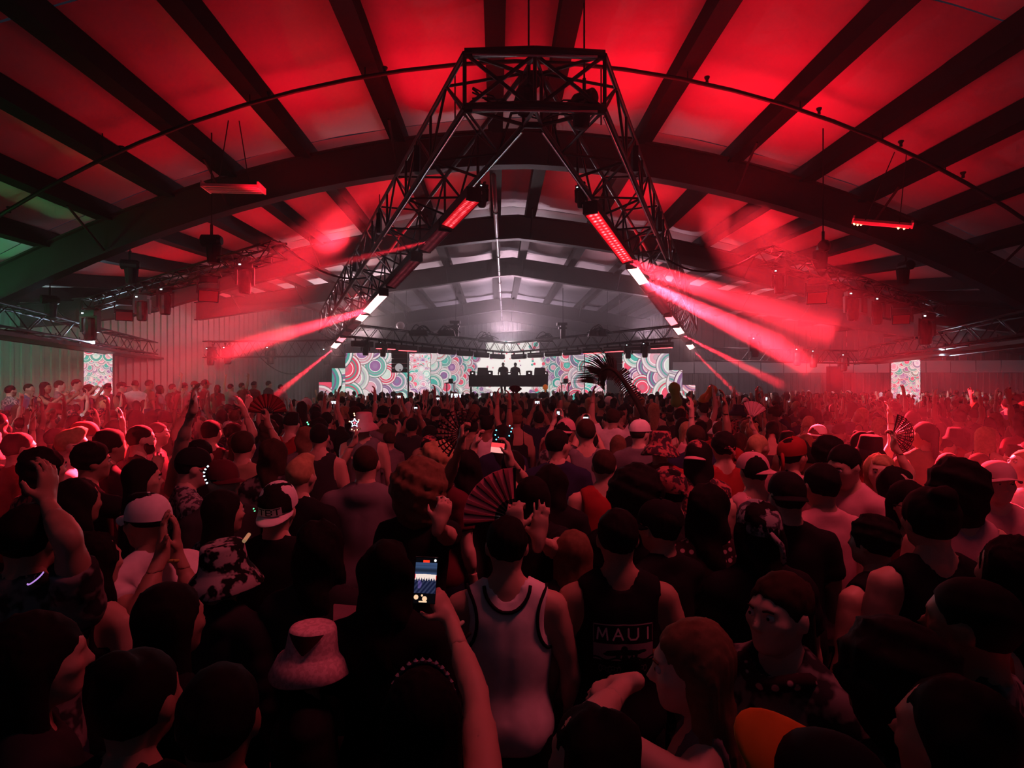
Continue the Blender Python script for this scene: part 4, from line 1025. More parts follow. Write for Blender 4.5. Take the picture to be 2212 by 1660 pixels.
SKIN = [mat('skin light', (.55, .36, .28), .5), mat('skin tan', (.42, .26, .19), .5), mat('skin brown', (.26, .15, .10), .5), mat('skin pale', (.62, .44, .36), .5)]
HAIR = {'black': mat('hair black', (.012, .010, .010), .8, noise=.4, nscale=40, spec=.08), 'brown': mat('hair brown', (.045, .026, .018), .8, noise=.4, nscale=40, spec=.08), 'blond': mat('hair blond', (.42, .28, .15), .8, noise=.4, nscale=40, spec=.08), 'light': mat('hair light brown', (.17, .10, .06), .8, noise=.4, nscale=40, spec=.08), 'red': mat('hair dyed red', (.2, .03, .02), .45)}
def cloth(name, c, n=.25, sc=14): return mat('cloth ' + name, c, .85, spec=.1, noise=n, nscale=sc, bump=.15)
CL = {'black': cloth('black', (.012, .012, .014)), 'charcoal': cloth('charcoal', (.03, .03, .034)), 'grey': cloth('grey', (.16, .16, .17)), 'white': cloth('white', (.82, .80, .80)), 'navy': cloth('navy', (.02, .025, .06)),
      'blue': cloth('blue', (.07, .13, .24)), 'red': cloth('red', (.30, .03, .03)), 'tan': cloth('tan', (.34, .25, .17)), 'pink': cloth('pink', (.60, .32, .36)), 'olive': cloth('olive', (.09, .09, .05)), 'wine': cloth('wine', (.10, .02, .03)), 'orange': cloth('orange', (.75, .22, .03)), 'green': cloth('green', (.10, .26, .08))}
def spotted(name, c1, c2, sc, thr=.5, kind='noise'):
    m = D.materials.new(name); m.use_nodes = True; nt = m.node_tree; b = nt.nodes['Principled BSDF']; b.inputs['Roughness'].default_value = .9; b.inputs['Specular IOR Level'].default_value = .1
    tc = nt.nodes.new('ShaderNodeTexCoord'); tx = nt.nodes.new('ShaderNodeTexNoise' if kind == 'noise' else 'ShaderNodeTexVoronoi'); tx.inputs['Scale'].default_value = sc
    nt.links.new(tc.outputs['Object'], tx.inputs['Vector']); rp = nt.nodes.new('ShaderNodeValToRGB')
    rp.color_ramp.elements[0].position = thr - .04; rp.color_ramp.elements[1].position = thr + .04; rp.color_ramp.elements[0].color = (*c1, 1); rp.color_ramp.elements[1].color = (*c2, 1)
    nt.links.new(tx.outputs['Fac' if kind == 'noise' else 'Distance'], rp.inputs[0]); nt.links.new(rp.outputs[0], b.inputs['Base Color']); return m
CL['leopard'] = spotted('cloth black white fuzz', (.012, .012, .012), (.42, .40, .40), 22, .52)
CL['floral'] = spotted('cloth floral', (.42, .12, .12), (.05, .03, .04), 26, .50)
CL['polka'] = spotted('cloth polka', (.5, .35, .35), (.03, .015, .02), 30, .32, 'vor')
CL['camo'] = spotted('cloth loud print', (.20, .19, .18), (.03, .03, .035), 14, .5)
CL['check'] = spotted('cloth fine print', (.35, .33, .34), (.06, .06, .07), 34, .5)

def head_attach(fig, mb, name, m, root, smooth=True):
    V, F = fig.placeh(mb); return obj(name, me_from(name, V, F, smooth, [m]), root)
def dress(fig, skin, hair=None, haircol='black', shirt=('tee', 'black'), pants='charcoal', hat=None, legs=True, face=False, vol=1.0, ph=0.0, ease=0.012, beard=False, name='person'):
    """build the figure's meshes once: body is the thing, clothes and hair its parts"""
    V, Q = fig.body_mesh(legs)
    root = obj(name, me_from(name, V, Q, True, [skin]))
    if shirt:
        V, Q = fig.shirt_mesh(shirt[0], .012 if shirt[0] not in ('hoodie', 'long') else .017, ease=ease, ph=ph); obj('shirt', me_from('shirt', V, Q, True, [CL[shirt[1]] if isinstance(shirt[1], str) else shirt[1]]), root)
    V, Q = fig.trousers_mesh(); obj('trousers', me_from('trousers', V, Q, True, [CL[pants]]), root)
    V, Q = fig.shoes_mesh(); obj('shoes', me_from('shoes', V, Q, True, [CL['black']]), root)
    if hair:
        V, Q = fig.hair_mesh(hair, vol, ph); obj('hair', me_from('hair', V, Q, True, [HAIR[haircol]]), root)
    if beard:
        V, Q = fig.beard_mesh(); obj('beard', me_from('beard', V, Q, True, [HAIR[haircol]]), root)
    if hat:
        kind, col = hat[0], (CL[hat[1]] if isinstance(hat[1], str) else hat[1]); ty = hat[2] if len(hat) > 2 else 0; tp = hat[3] if len(hat) > 3 else 0
        if kind == 'bucket': head_attach(fig, pitched(bucket_hat(ph=ph), tp), 'bucket_hat', col, root)
        elif kind == 'cap':
            cr = head_attach(fig, turned(pitched(cap_crown(), tp), ty), 'cap', col, root)
            bc = CL[hat[4]] if len(hat) > 4 else col
            V, F = fig.placeh(turned(pitched(cap_brim(), tp), ty)); obj('brim', me_from('brim', V, F, True, [bc]), cr)
        elif kind == 'bandana':
            b = MB(); V = []; F = []; n = 22
            for i, (r, z) in enumerate(((1.06, .015), (1.07, .03), (1.05, .06), (.9, .095), (.5, .118), (.02, .125))):
                for q in range(n): a = 2 * math.pi * q / n; V.append((.083 * r * math.cos(a), .103 * r * math.sin(a) - .01, z + .012 * math.sin(a)))
            for i in range(5):
                for q in range(n): F.append((i * n + q, i * n + (q + 1) % n, (i + 1) * n + (q + 1) % n, (i + 1) * n + q))
            b.add(V, F); b.tube([(0, -.115, .02), (.03, -.15, -.02), (.035, -.16, -.09)], .012, 5); head_attach(fig, b, 'bandana', col, root)
    if face:
        for q in (-1, 1):
            b = MB().lathe([(.0125 * math.sin(math.pi * k / 8) + 1e-4, -.0125 * math.cos(math.pi * k / 8)) for k in range(9)], 12, c=(q * .031, .083, .003), cap=False)
            e = head_attach(fig, b, 'eye', mat('eye white', (.6, .58, .58), .2), root)
            b = MB().lathe([(.0055, 0), (.0045, .0012), (.0001, .002)], 10, M=Matrix.Rotation(math.radians(-90), 3, 'X'), c=(q * .0315, .0952, .003)); V, F = fig.placeh(b); obj('iris', me_from('iris', V, F, True, [mat('iris dark', (.01, .008, .007), .2)]), e)
            if hat and hat[0] == 'cap': continue
            b = MB().tube([(q * .016, .098, .021), (q * .03, .097, .026), (q * .045, .086, .022)], .0035, 6); head_attach(fig, b, 'eyebrow', HAIR['brown' if haircol == 'blond' else haircol], root)
    return root
def set_at(root, loc, yaw, s, label, group=None):
    root.location = (loc[0], loc[1], loc[2] if len(loc) > 2 else 0); root.rotation_euler = (0, 0, math.radians(yaw)); root.scale = (s, s, s); tag(root, label, 'person', group); return root
HZ = CAM_LOC.z
def head_pos(px, py, s, base=0.0):
    d = (HZ - base - 1.645 * s) * FPX / (py - 830.0); p = W(px, py, d); return Vector((p.x, p.y, base)), d
def to_local(p, loc, yaw, s):
    v = Vector(p) - Vector(loc); return np.array((Matrix.Rotation(-math.radians(yaw), 3, 'Z') @ v) / s)
# ------------------------------------------------------------------ the people one can tell apart
PROT = []; SPOTS = []
def person(px, py, s, label, yaw=0, hair='short', haircol='black', shirt=('tee', 'black'), skin=0, head=(0, 0, 0), armL=None, armR=None, fem=False, hat=None, base=0.0, face=False, beard=False,
           wide=1.0, vol=1.0, lod=None, prot=(-.26, -.14, .26, .45), ease=.012, curl=(.35, .35), palm=(None, None), fdir=(None, None), group=None):
    loc, d = head_pos(px, py, s, base)
    lod = lod or (NEAR if d < 2.75 else SEMI if d < 4.6 else MID)
    cv = lambda v: None if v is None else ({'to': to_local(W(*v[1:4]), loc, yaw, s), **({'hint': v[4]} if len(v) > 4 else {})} if v[0] == 'to' else (A3(*v[0]), A3(*v[1])))
    vd = lambda v: None if v is None else np.array(Matrix.Rotation(-math.radians(yaw), 3, 'Z') @ Vector(v))
    f = Fig(lod, fem, head, wide, cv(armL), cv(armR), curl[0], curl[1], vd(palm[0]), vd(palm[1]), vd(fdir[0]), vd(fdir[1]))
    r = dress(f, SKIN[skin], hair, haircol, shirt, random.Random(px).choice(['charcoal', 'black', 'navy', 'black']), hat, True, face, vol, px * .37, ease, beard)
    set_at(r, loc, yaw, s, label, group)
    SPOTS.append((loc.x, loc.y)); k = FPX / d
    if prot: PROT.append((px + prot[0] * k, py + prot[1] * k, px + prot[2] * k, py + prot[3] * k, d))
    MW = Matrix.Translation(loc) @ Matrix.Rotation(math.radians(yaw), 4, 'Z') @ Matrix.Scale(s, 4)
    R3 = Matrix.Rotation(math.radians(yaw), 3, 'Z')
    hands = {}
    for sd in (-1, 1):
        S, E, Wp, fv, n, c = f.arm[sd]; hands[sd] = (MW @ Vector(Wp), R3 @ Vector(fv), R3 @ Vector(n), R3 @ Vector(np.cross(fv, n) * sd))
    return r, f, hands, s
UPR = ((.35, .15, .85), (-.05, .15, 1)); UPL = ((-.35, .15, .85), (.05, .15, 1)); DN = None
# --- prints for shirts and caps, painted once
def glyphs(rows, scale=1): return np.array([[c == '#' for c in r] for r in rows])[::-1]
FONT = {'M': ['#...#', '##.##', '#.#.#', '#...#', '#...#', '#...#', '#...#'], 'A': ['..#..', '.#.#.', '.#.#.', '#...#', '#####', '#...#', '#...#'], 'U': ['#...#'] * 6 + ['.###.'], 'I': ['..#..'] * 7,
        'T': ['#####'] + ['..#..'] * 6, 'B': ['####.', '#...#', '#...#', '####.', '#...#', '#...#', '####.']}
def seg_text(a, word, x0, y0, w, h, gap, col, th):
    """draw clean strokes for the capital letters used on the tank top"""
    H, Wd = a.shape[:2]; yy, xx = np.mgrid[0:H, 0:Wd]
    st = {'M': [(0, 0, .12, 1), (.12, 1, .5, .25), (.5, .25, .88, 1), (.88, 1, 1, 0)], 'A': [(0, 0, .5, 1), (.5, 1, 1, 0), (.22, .36, .78, .36)], 'U': [(0, 1, 0, .28), (0, .28, .22, .03), (.22, .03, .78, .03), (.78, .03, 1, .28), (1, .28, 1, 1)], 'I': [(.5, 0, .5, 1)]}
    for k, ch in enumerate(word):
        ox = x0 + k * (w + gap)
        for (ax, ay, bx, by) in st[ch]:
            p = np.array([ox + ax * w, y0 + ay * h]); q = np.array([ox + bx * w, y0 + by * h]); d = q - p
            t = np.clip(((xx - p[0]) * d[0] + (yy - p[1]) * d[1]) / (d @ d), 0, 1); a[np.hypot(xx - p[0] - t * d[0], yy - p[1] - t * d[1]) < th] = col
    return a
def maui_print():
    a = np.ones((240, 300, 3), np.float32) * .10; c = np.array([.88, .78, .80], np.float32)
    a[226:232, 8:292] = c * .8; a[150:232, 8:13] = c * .6; a[150:232, 287:292] = c * .5
    seg_text(a, 'MAUI', 26, 164, 46, 48, 26, c, 4.2)
    yy, xx = np.mgrid[0:240, 0:300]; blk = (yy > 72) & (yy < 146) & (xx > 8) & (xx < 292); a[blk] = c * .72
    for cx, cy, rx, ry in ((150, 108, 88, 13), (235, 112, 22, 7), (150, 122, 16, 14), (82, 100, 30, 8), (120, 92, 12, 12), (205, 95, 8, 10)):
        a[(((xx - cx) / rx) ** 2 + ((yy - cy) / ry) ** 2 < 1) & blk] = .10
    w = (np.abs(yy - (78 + 6 * np.sin(xx * .07))) < 4) & blk; a[w] = .1
    for k in range(16):                                            # a scrawled line under the block
        x = 40 + k * 14; m = np.hypot((xx - x) / 7, (yy - 34 - 4 * math.sin(k * 1.9)) / (9 + 5 * (k % 3 == 0))); a[(np.abs(m - 1) < .22)] = c * .55
    return a
def decal(root, fig_fn, x0, x1, z0, z1, side, m, name, nx=14, nz=10, off=.004):
    """a print that follows the cloth: project a grid along y onto the surface fig_fn < 0"""
    xs = np.linspace(x0, x1, nx + 1); zs = np.linspace(z0, z1, nz + 1); G = np.array([(x, z) for z in zs for x in xs]); lo = np.zeros(len(G)); hi = np.ones(len(G)) * .4
    for _ in range(22):
        mid = (lo + hi) / 2; P = np.stack([G[:, 0], side * mid, G[:, 1]], 1); ins = fig_fn(P) < 0; lo = np.where(ins, mid, lo); hi = np.where(ins, hi, mid)
    V = np.stack([G[:, 0], side * (lo + off), G[:, 1]], 1); F = []
    for j in range(nz):
        for i in range(nx):
            a = j * (nx + 1) + i; q = (a, a + 1, a + nx + 2, a + nx + 1); F.append(q if side < 0 else q[::-1])
    me = me_from(name, V, F, True, [m]); uv = me.uv_layers.new(name='UVMap')
    for pl in me.polygons:
        for li, vi in zip(pl.loop_indices, pl.vertices): uv.data[li].uv = ((vi % (nx + 1)) / nx, (vi // (nx + 1)) / nz)
    return obj(name, me, root)

# centre front: the two men in tank tops
rA, fA, hA, sA = person(1095, 1180, .965, 'man with dark cropped hair in a ribbed white tank top edged in black', shirt=('tank', 'white'), skin=0, armL=((-.25, .05, -1), (-.02, .35, -1)), armR=((.25, .05, -1), (.02, .35, -1)), prot=(-.3, -.16, .3, .62), wide=1.03)
piping = MB()
def on_cloth(f, x, z, side=-1, off=.017):
    lo, hi = 0.0, .3
    for _ in range(20):
        m = (lo + hi) / 2
        if f.torso(np.array([[x, side * m, z]]))[0] - .012 < 0: lo = m
        else: hi = m
    return (x, side * (lo + .004), z)
piping.tube([on_cloth(fA, .092 * math.cos(a), 1.518 + .105 * math.sin(a)) for a in np.linspace(math.pi * 1.04, math.pi * 1.96, 15)], .0075, 6)
for q in (-1, 1): piping.tube([on_cloth(fA, q * (.203 - .085 * math.cos(a)), 1.375 + .135 * math.sin(a)) for a in np.linspace(-1.25, 1.05, 12)], .007, 6)
piping.build('neck_piping', CL['black'], rA, smooth=True)
rB, fB, hB, sB = person(1335, 1163, .975, 'man with dark hair in a black tank top with large lettering on the back', shirt=('tank', 'black'), skin=1, armL=((-.3, .0, -1), (-.05, .4, -1)), armR=((.3, 0, -1), (.05, .4, -1)), prot=(-.3, -.16, .3, .6), wide=1.04)
decal(rB, lambda P: fB.torso(P) - .0135, -.125, .125, 1.135, 1.345, -1, image_mat('tank print', maui_print(), emit=False), 'back_print')
# the woman filming with her phone
rC, fC, hC, sC = person(912, 1545, .89, 'woman in a sparkling headband holding up a phone to film the stage', fem=True, hair='straight', shirt=('strap', 'black'), skin=0, armR=('to', 972, 1338, 1.92, (1, -.2, -.8)), armL=((-.2, .1, -1), (-.1, .4, -1)), prot=(-.14, -.14, .2, .2), palm=(None, (-.75, .65, .1)), fdir=(None, (-.55, .25, .8)), curl=(.35, .75))
b = MB().tube([(.082 * math.cos(a), -.01 + .02 * math.sin(a), .03 + .095 * math.sin(a)) for a in np.linspace(.1, math.pi - .1, 17)], .006, 6)
hb = head_attach(fC, b, 'headband', mat('headband dark', (.05, .03, .05), .4), rC)
g = MB()
for a in np.linspace(.25, 2.7, 12): g.lathe([(.001, -.007), (.007, 0), (.001, .007)], 6, c=(.082 * math.cos(a), -.012 + .02 * math.sin(a), .037 + .095 * math.sin(a)))
V, F = fC.placeh(g); obj('rhinestones', me_from('rhinestones', V, F, False, [mat('rhinestone', (.9, .6, .7), .15, .6)]), hb)
def wrist_band(h, s, col, name, root, t=.5):
    p, f, n, sv = h; inv = root.matrix_basis.inverted(); b = MB(); c = p - f * .035 * s
    pts = [inv @ (c + (sv * math.cos(a) * .034 + n * math.sin(a) * .030) * s) for a in np.linspace(0, 2 * math.pi, 15)]
    b.tube(pts, .0075, 6, cap=False); return b.build(name, col, root, smooth=True)
def basis(root): return Matrix.Translation(root.location) @ root.rotation_euler.to_matrix().to_4x4() @ Matrix.Diagonal((*root.scale, 1))
for r_, h_, col, nm in ((rC, hC[1], mat('pale band', (.45, .5, .38), .7), 'wristband'),):
    r_.matrix_basis = basis(r_); wrist_band(h_, sC, col, nm, r_)
    wrist_band((h_[0] - h_[1] * .04, *h_[1:]), sC, CL['black'], 'watch_strap', r_)
def phone_img():
    h, w = 320, 156; a = np.ones((h, w, 3), np.float32) * np.array([.02, .02, .03], np.float32); yy, xx = np.mgrid[0:h, 0:w]; y = 1 - yy / h; rg = np.random.RandomState(4)
    m = (y > .10) & (y < .78); a[m] = np.array([.20, .27, .40]); m2 = (y > .16) & (y < .33); a[m2] *= (.75 + .25 * np.sin(y[m2] * 40))[:, None]
    edge = .47 + .025 * np.sin(xx * .35) + .015 * np.sin(xx * .9); m = (y > .355 + .015 * np.abs(xx / w - .45)) & (y < edge); a[m] = np.array([.92, .84, .80])
    m = (y >= edge) & (y < .78); a[m] = np.array([.12, .14, .24]) + .06 * np.sin(xx[m] * .2 + y[m] * 50)[:, None]
    a[((xx - 35) ** 2 / 300 + ((y - .585) * h - 0) ** 2 / 900 < 1) & (xx > 24)] += np.array([.16, .1, .2], np.float32)
    m = (y > .045) & (y < .10) & (np.abs(xx - 76) < 24); a[m] = np.array([.98, .22, .12])
    a[((xx - 140) ** 2 + ((y - .05) * h) ** 2) < 90] = .95
    for cx, cy, r in ((18, .87, 17), (60, .83, 8), (80, .90, 18)): a[((xx - cx) ** 2 + ((y - cy) * h) ** 2) < r * r] = np.array([.95, .78, .62])
    m = (np.abs(y - .965) < .018) & (np.abs(xx - 68) < 30); a[m] = np.array([.95, .80, .65])
    a[(xx < 4) & (y > .36) & (y < .46)] = np.array([.9, .1, .2]); a[(xx > 151) & (y > .38) & (y < .48)] = np.array([.9, .1, .1])
    return np.clip(a, 0, 1)
def phone(name, label, px, py, dd, wpx, hpx, m, roll=0.0, tilt=0.0, group=None):
    c = W(px, py, dd); w, h = wpx / FPX * dd, hpx / FPX * dd; t = empty(name, c); tag(t, label, 'phone', group)
    t.rotation_euler = (math.radians(tilt), math.radians(roll), -YAW - math.atan((px - 1106) / FPX) * .6)
    b = MB(); th = min(w, h) * .09; b.box((0, th / 2, 0), (w, th, h)); b.build('case', BLACK, t)
    me = me_from('screen', [(-w * .48, -.0008, -h * .485), (w * .48, -.0008, -h * .485), (w * .48, -.0008, h * .485), (-w * .48, -.0008, h * .485)], [(0, 1, 2, 3)], False, [m])
    uv = me.uv_layers.new(name='UVMap')
    for li, co in zip(me.polygons[0].loop_indices, ((0, 0), (1, 0), (1, 1), (0, 1))): uv.data[li].uv = co
    obj('screen', me, t); return t
phone('phone', 'tall phone filming the stage, held up in one hand by the headband woman', 919, 1255, 1.90, 48, 101, image_mat('phone screen picture', phone_img(), 1.1), roll=4)
# bucket hat friend, lower left of the phone
rD, fD, hD, sD = person(664, 1418, .80, 'short person in a pink terry bucket hat with a dark triangle, ear showing', yaw=-70, hair='short', haircol='brown', shirt=('tee', 'black'), skin=0, head=(0, -6, 4), face=True, prot=(-.26, -.2, .26, .3))
hatm = spotted('pink terry', (.88, .58, .62), (.72, .44, .48), 60, .5)
ht = head_attach(fD, pitched(bucket_hat(.155, ph=1.0, droop=.06), 4), 'bucket_hat', hatm, rD)
tri = MB(); V = []
for u, v in ((-1, 1), (1, 1), (0, -1), (0, 1)): pass
nT = 8; V = []; F = []
for j in range(nT + 1):
    t = j / nT; z = .128 - .075 * t; r = .089 + .009 * t + .005
    for i in range(7): 
        a = math.radians(-22) + (i / 6 - .5) * math.radians(88) * (1 - t * .96); V.append((r * math.cos(a) * .95, r * math.sin(a) * 1.09 - .01, z))
for j in range(nT):
    for i in range(6): F.append((j * 7 + i, j * 7 + i + 1, j * 7 + 8 + i, j * 7 + 7 + i))
tb = pitched(MB().add(V, F), 4); V2, F2 = fD.placeh(tb); obj('hat_patch', me_from('hat_patch', V2, F2, True, [CL['wine']]), ht)
person(690, 1190, .955, 'dark-haired person with a pale strap patch on one shoulder, behind the pink bucket hat', hair='long', fem=True, shirt=('tee', 'charcoal'), skin=1, prot=(-.27, -.14, .27, .38))
bp = empty('shoulder_bag', (0, 0, 0)); p = head_pos(690, 1190, .955)[0]; bp.location = p; tag(bp, 'pale shoulder strap and pouch worn behind the pink bucket hat', 'bag')
bS = MB()
V = []; F = []
for j in range(9):
    t = j / 8; z = 1.40 - .30 * t; y = -.115 - .035 * math.sin(t * 2.6)
    V += [(.085 + .02 * t, y, z), (.165 - .01 * t, y + .008, z - .01), (.165 - .01 * t, y + .02, z - .01), (.085 + .02 * t, y + .012, z)]
for j in range(8):
    for q in range(4): F.append((j * 4 + q, j * 4 + (q + 1) % 4, j * 4 + 4 + (q + 1) % 4, j * 4 + 4 + q))
bS.add(V, F).build('strap', CL['pink'], bp); MB().box((.12, -.17, 1.04), (.14, .05, .16)).build('pouch', CL['pink'], bp)
rF, fF, hF, sF = person(482, 1238, .90, 'person in a fuzzy black and white bucket hat and dark hooded jacket', yaw=-20, hair='short', shirt=('hoodie', 'charcoal'), skin=1, hat=('bucket', 'leopard', 0, 6), prot=(-.26, -.2, .26, .45))
rG, fG, hG, sG = person(322, 1130, .98, 'man in a pale curved-brim cap and white T-shirt, hands raised together by his face', yaw=62, hair='fade', shirt=('tee', 'white'), skin=1, hat=('cap', 'white', 0, 0), face=True,
       armL=('to', 352, 1190, 2.45, (-.6, .2, -1)), armR=('to', 380, 1192, 2.60, (.6, .2, -1)), fdir=((0, 0, 1), (0, .1, 1)), palm=((.9, .3, 0), (-.9, -.3, 0)), curl=(.2, .25), prot=(-.26, -.16, .3, .45))
rG.matrix_basis = basis(rG); wrist_band(hG[1], sG, mat('yellow green band', (.45, .42, .10), .7), 'wristband', rG)
rH, fH, hH, sH = person(597, 1103, .985, 'person in a backwards pale cap with black lettering over a black shirt', hair='fade', shirt=('tee', 'black'), skin=0, hat=('cap', 'white', 180, -20), prot=(-.26, -.16, .26, .4))
def cap_word():
    a = np.ones((60, 130, 3), np.float32) * np.array([.80, .79, .79], np.float32); yy, xx = np.mgrid[0:60, 0:130]
    for k, ch in enumerate('TBT'):
        g = glyphs(FONT[ch]); g = np.kron(g, np.ones((7, 7), bool)); x = 8 + k * 40; a[5:54, x:x + 35][g] = .02
    return a
V = []; F = []; nx = 10
for j in range(5):
    for i in range(nx + 1):
        a = math.radians(-90 - 36 + 72 * i / nx); z = .030 + .038 * j / 4; r = 1.05 - .05 * j / 4; V.append((.091 * r * math.cos(a), .111 * r * math.sin(a) - .008, z))
for j in range(4):
    for i in range(nx): a = j * (nx + 1) + i; F.append((a, a + 1, a + nx + 2, a + nx + 1))
tb = MB(); tb.v = [(-x, -y, z) for x, y, z in V]; pitched(tb, -20); turned(tb, 180); V2 = np.array(tb.v) @ fH.Rh.T + fH.c0; me = me_from('cap_lettering', V2, F, True, [image_mat('cap letters', cap_word(), emit=False)]); uv = me.uv_layers.new(name='UVMap')
for pl in me.polygons:
    for li, vi in zip(pl.loop_indices, pl.vertices): uv.data[li].uv = ((vi % (nx + 1)) / nx, (vi // (nx + 1)) / 4)
obj('cap_lettering', me, rH)
person(478, 1108, .955, 'woman with very long dark hair and a pale patterned shawl, behind the fuzzy hat', yaw=-40, hair='straight', fem=True, shirt=('tee', 'check'), skin=0, face=True)
person(648, 1030, 1.0, 'person with light-tipped cropped hair and black T-shirt above the lettered cap', yaw=-15, hair='quiff', haircol='blond', shirt=('tee', 'black'), skin=0)
person(790, 1003, 1.04, 'tall man with cropped hair in a grey hooded sweatshirt, seen from behind', hair='buzz', haircol='brown', shirt=('hoodie', 'grey'), skin=0, wide=1.08)
rL, fL, hL, sL = person(905, 1058, 1.0, 'person with a huge cloud of light-edged curly hair, one forearm raised beside it', hair='curly', haircol='light', vol=1.25, shirt=('tee', 'black'), skin=0, fem=True, armR=('to', 948, 1135, 2.75, (.4, -.4, -1)), fdir=(None, (.3, .1, 1)), palm=(None, (-.3, 1, 0)), curl=(.3, .9), prot=(-.2, -.2, .3, .3))
person(948, 1000, 1.03, 'woman with blond backlit curls just beyond the huge curly hair', hair='curly', haircol='blond', vol=1.0, shirt=('tee', 'wine'), skin=3, fem=True, yaw=-30, prot=(-.15, -.15, .15, .1))
rFH, fFH, hFH, sFH = person(1150, 1075, .97, 'dark long-haired woman holding up the big red and black folding fan', hair='straight', fem=True, shirt=('tee', 'black'), skin=0, armL=('to', 1112, 1150, 2.45, (-.6, .3, -1)), armR=('to', 1163, 1168, 2.5, (.6, .2, -1)), fdir=((.0, .1, 1), (.1, 0, 1)), palm=((.3, .9, 0), (-.2, .9, 0)), curl=(.95, .12), prot=(-.12, -.14, .14, .15))
person(1238, 1195, .88, 'woman with long straight hair edged in light, between the two men in tank tops', hair='straight', haircol='light', fem=True, shirt=('tee', 'charcoal'), skin=0, prot=(-.13, -.15, .13, .3))
person(1190, 1045, .98, 'dark long-haired person beyond the woman with light-edged hair', hair='long', fem=True, shirt=('tee', 'black'), skin=1)
person(1203, 962, 1.06, 'tall man with a neat dark crop turning his head aside', hair='short', shirt=('tee', 'navy'), skin=0, head=(-45, 0, 0), face=True)
person(1266, 935, 1.08, 'tall bare-shouldered man just beyond the man turning his head', hair='short', haircol='brown', shirt=('tank', 'grey'), skin=0)
person(1305, 1008, 1.0, 'bare-shouldered man in a red tank top, back turned', hair='short', haircol='brown', shirt=('tank', 'red'), skin=0, wide=1.1)
person(1426, 968, 1.03, 'person in a wide floral bucket hat among the red-lit dancers', hair='short', hat=('bucket', 'floral', 0, -4), shirt=('tee', 'red'), skin=0, yaw=-20)
person(1508, 990, 1.02, 'person in a floral cap with pale brim, facing away beside the wide floral hat', hair='long', fem=True, hat=('cap', 'floral', 150, 0, 'pink'), shirt=('tee', 'floral'), skin=0)
person(1563, 968, 1.03, 'person in a red print bandana beyond the floral cap', hair='shortcurl', hat=('bandana', 'floral'), shirt=('tank', 'red'), skin=0)
person(1372, 1072, 1.0, 'person with a broad dark afro standing over the man in the printed tank', hair='curly', vol=1.15, shirt=('tee', 'black'), skin=2, prot=(-.18, -.18, .18, .2))
person(1447, 1062, 1.0, 'person in a knotted patterned bandana beside the broad afro', hair='short', hat=('bandana', 'floral', 0), shirt=('tee', 'charcoal'), skin=0, yaw=20)
person(1527, 1100, .99, 'dark-haired person in a loud speckled shirt behind the broad afro', hair='long', fem=True, shirt=('tee', 'polka'), skin=1)
person(1428, 1140, .96, 'person in a dark cap with a pale patch low behind the printed tank top', hair='short', hat=('cap', 'black', 30, 0), shirt=('tee', 'black'), skin=0, yaw=30)
# lower right: the woman in profile and her neighbour
rR, fR, hR, sR = person(1512, 1440, .93, 'woman with smooth pulled-back hair in profile, bare arm bent, grey low-back top', yaw=68, hair='straight', haircol='light', fem=True, shirt=('strap', 'grey'), skin=3, head=(8, -4, 0), face=True, armL=('to', 1352, 1478, 1.60, (-.9, .4, .1)), armR=((.2, .1, -1), (.1, .5, -1)), curl=(.95, .4), fdir=((-.9, .2, -.35), None), palm=((0, .2, -1), None), prot=(-.34, -.16, .3, .4))
rS, fS, hS, sS = person(1688, 1322, .95, 'woman facing the camera side, hair tied back, patterned scarf and dark jacket', yaw=128, hair='ponytail', haircol='brown', fem=True, shirt=('long', 'camo'), skin=3, head=(-10, 2, 0), face=True, prot=(-.26, -.18, .26, .4))
b = MB().tube([(.10 * math.cos(a), .02 + .095 * math.sin(a), 1.475 + .012 * math.sin(3 * a)) for a in np.linspace(0, 2 * math.pi, 18)], .024, 8, cap=False); b.build('scarf', CL['polka'], rS, smooth=True)
rT, fT, hT, sT = person(1800, 1652, .93, 'person at the very front edge in a black cap with a big orange brim', yaw=50, hair='short', hat=('cap', 'black', 0, 20, 'orange'), shirt=('tee', 'black'), skin=1, head=(0, 14, -34), prot=(-.2, -.2, .2, .2))
person(1776, 1050, 1.02, 'dark-haired man in a faded T-shirt facing away amid the red glow', hair='short', shirt=('tee', 'pink'), skin=0, yaw=8)
person(1834, 1002, 1.05, 'dark-haired man bowing his lit face towards his neighbour', hair='short', yaw=115, head=(0, -18, 0), shirt=('tee', 'pink'), skin=0, face=True)
person(1790, 985, 1.05, 'man with tousled dark hair turned to the bowing man', hair='shortcurl', yaw=-75, shirt=('tee', 'pink'), skin=0, face=True)
person(1933, 1050, .97, 'smiling woman with dark hair and a checked top, face lit red', hair='long', fem=True, yaw=-125, shirt=('tee', 'polka'), skin=3, face=True)
person(1900, 1018, .98, 'woman with loose blond hair over her face beside the smiling woman', hair='long', haircol='blond', fem=True, yaw=150, shirt=('tank', 'pink'), skin=3, face=True)
person(2012, 1125, 1.02, 'big dark topknot of hair above a bare neck, nearest figure in the red corner', hair='bun', shirt=('tank', 'black'), skin=0, wide=1.05, vol=1.1)
person(2066, 1055, 1.05, 'man with a mop of dark curls in a thin pale tank', hair='curly', vol=.95, shirt=('tank', 'pink'), skin=0)
rcap, fcap, hcap, scap = person(2152, 1042, 1.0, 'person in a plain cap with brim forward facing the camera in the strongest red light', hair='short', yaw=165, hat=('cap', 'pink', 0, 9), shirt=('tee', 'pink'), skin=3, face=True)
person(2206, 1004, .98, 'pale face turned upward at the frame edge beside the plain cap', hair='short', haircol='blond', yaw=85, head=(0, 14, 0), shirt=('tee', 'white'), skin=3, face=True, armL=UPL)
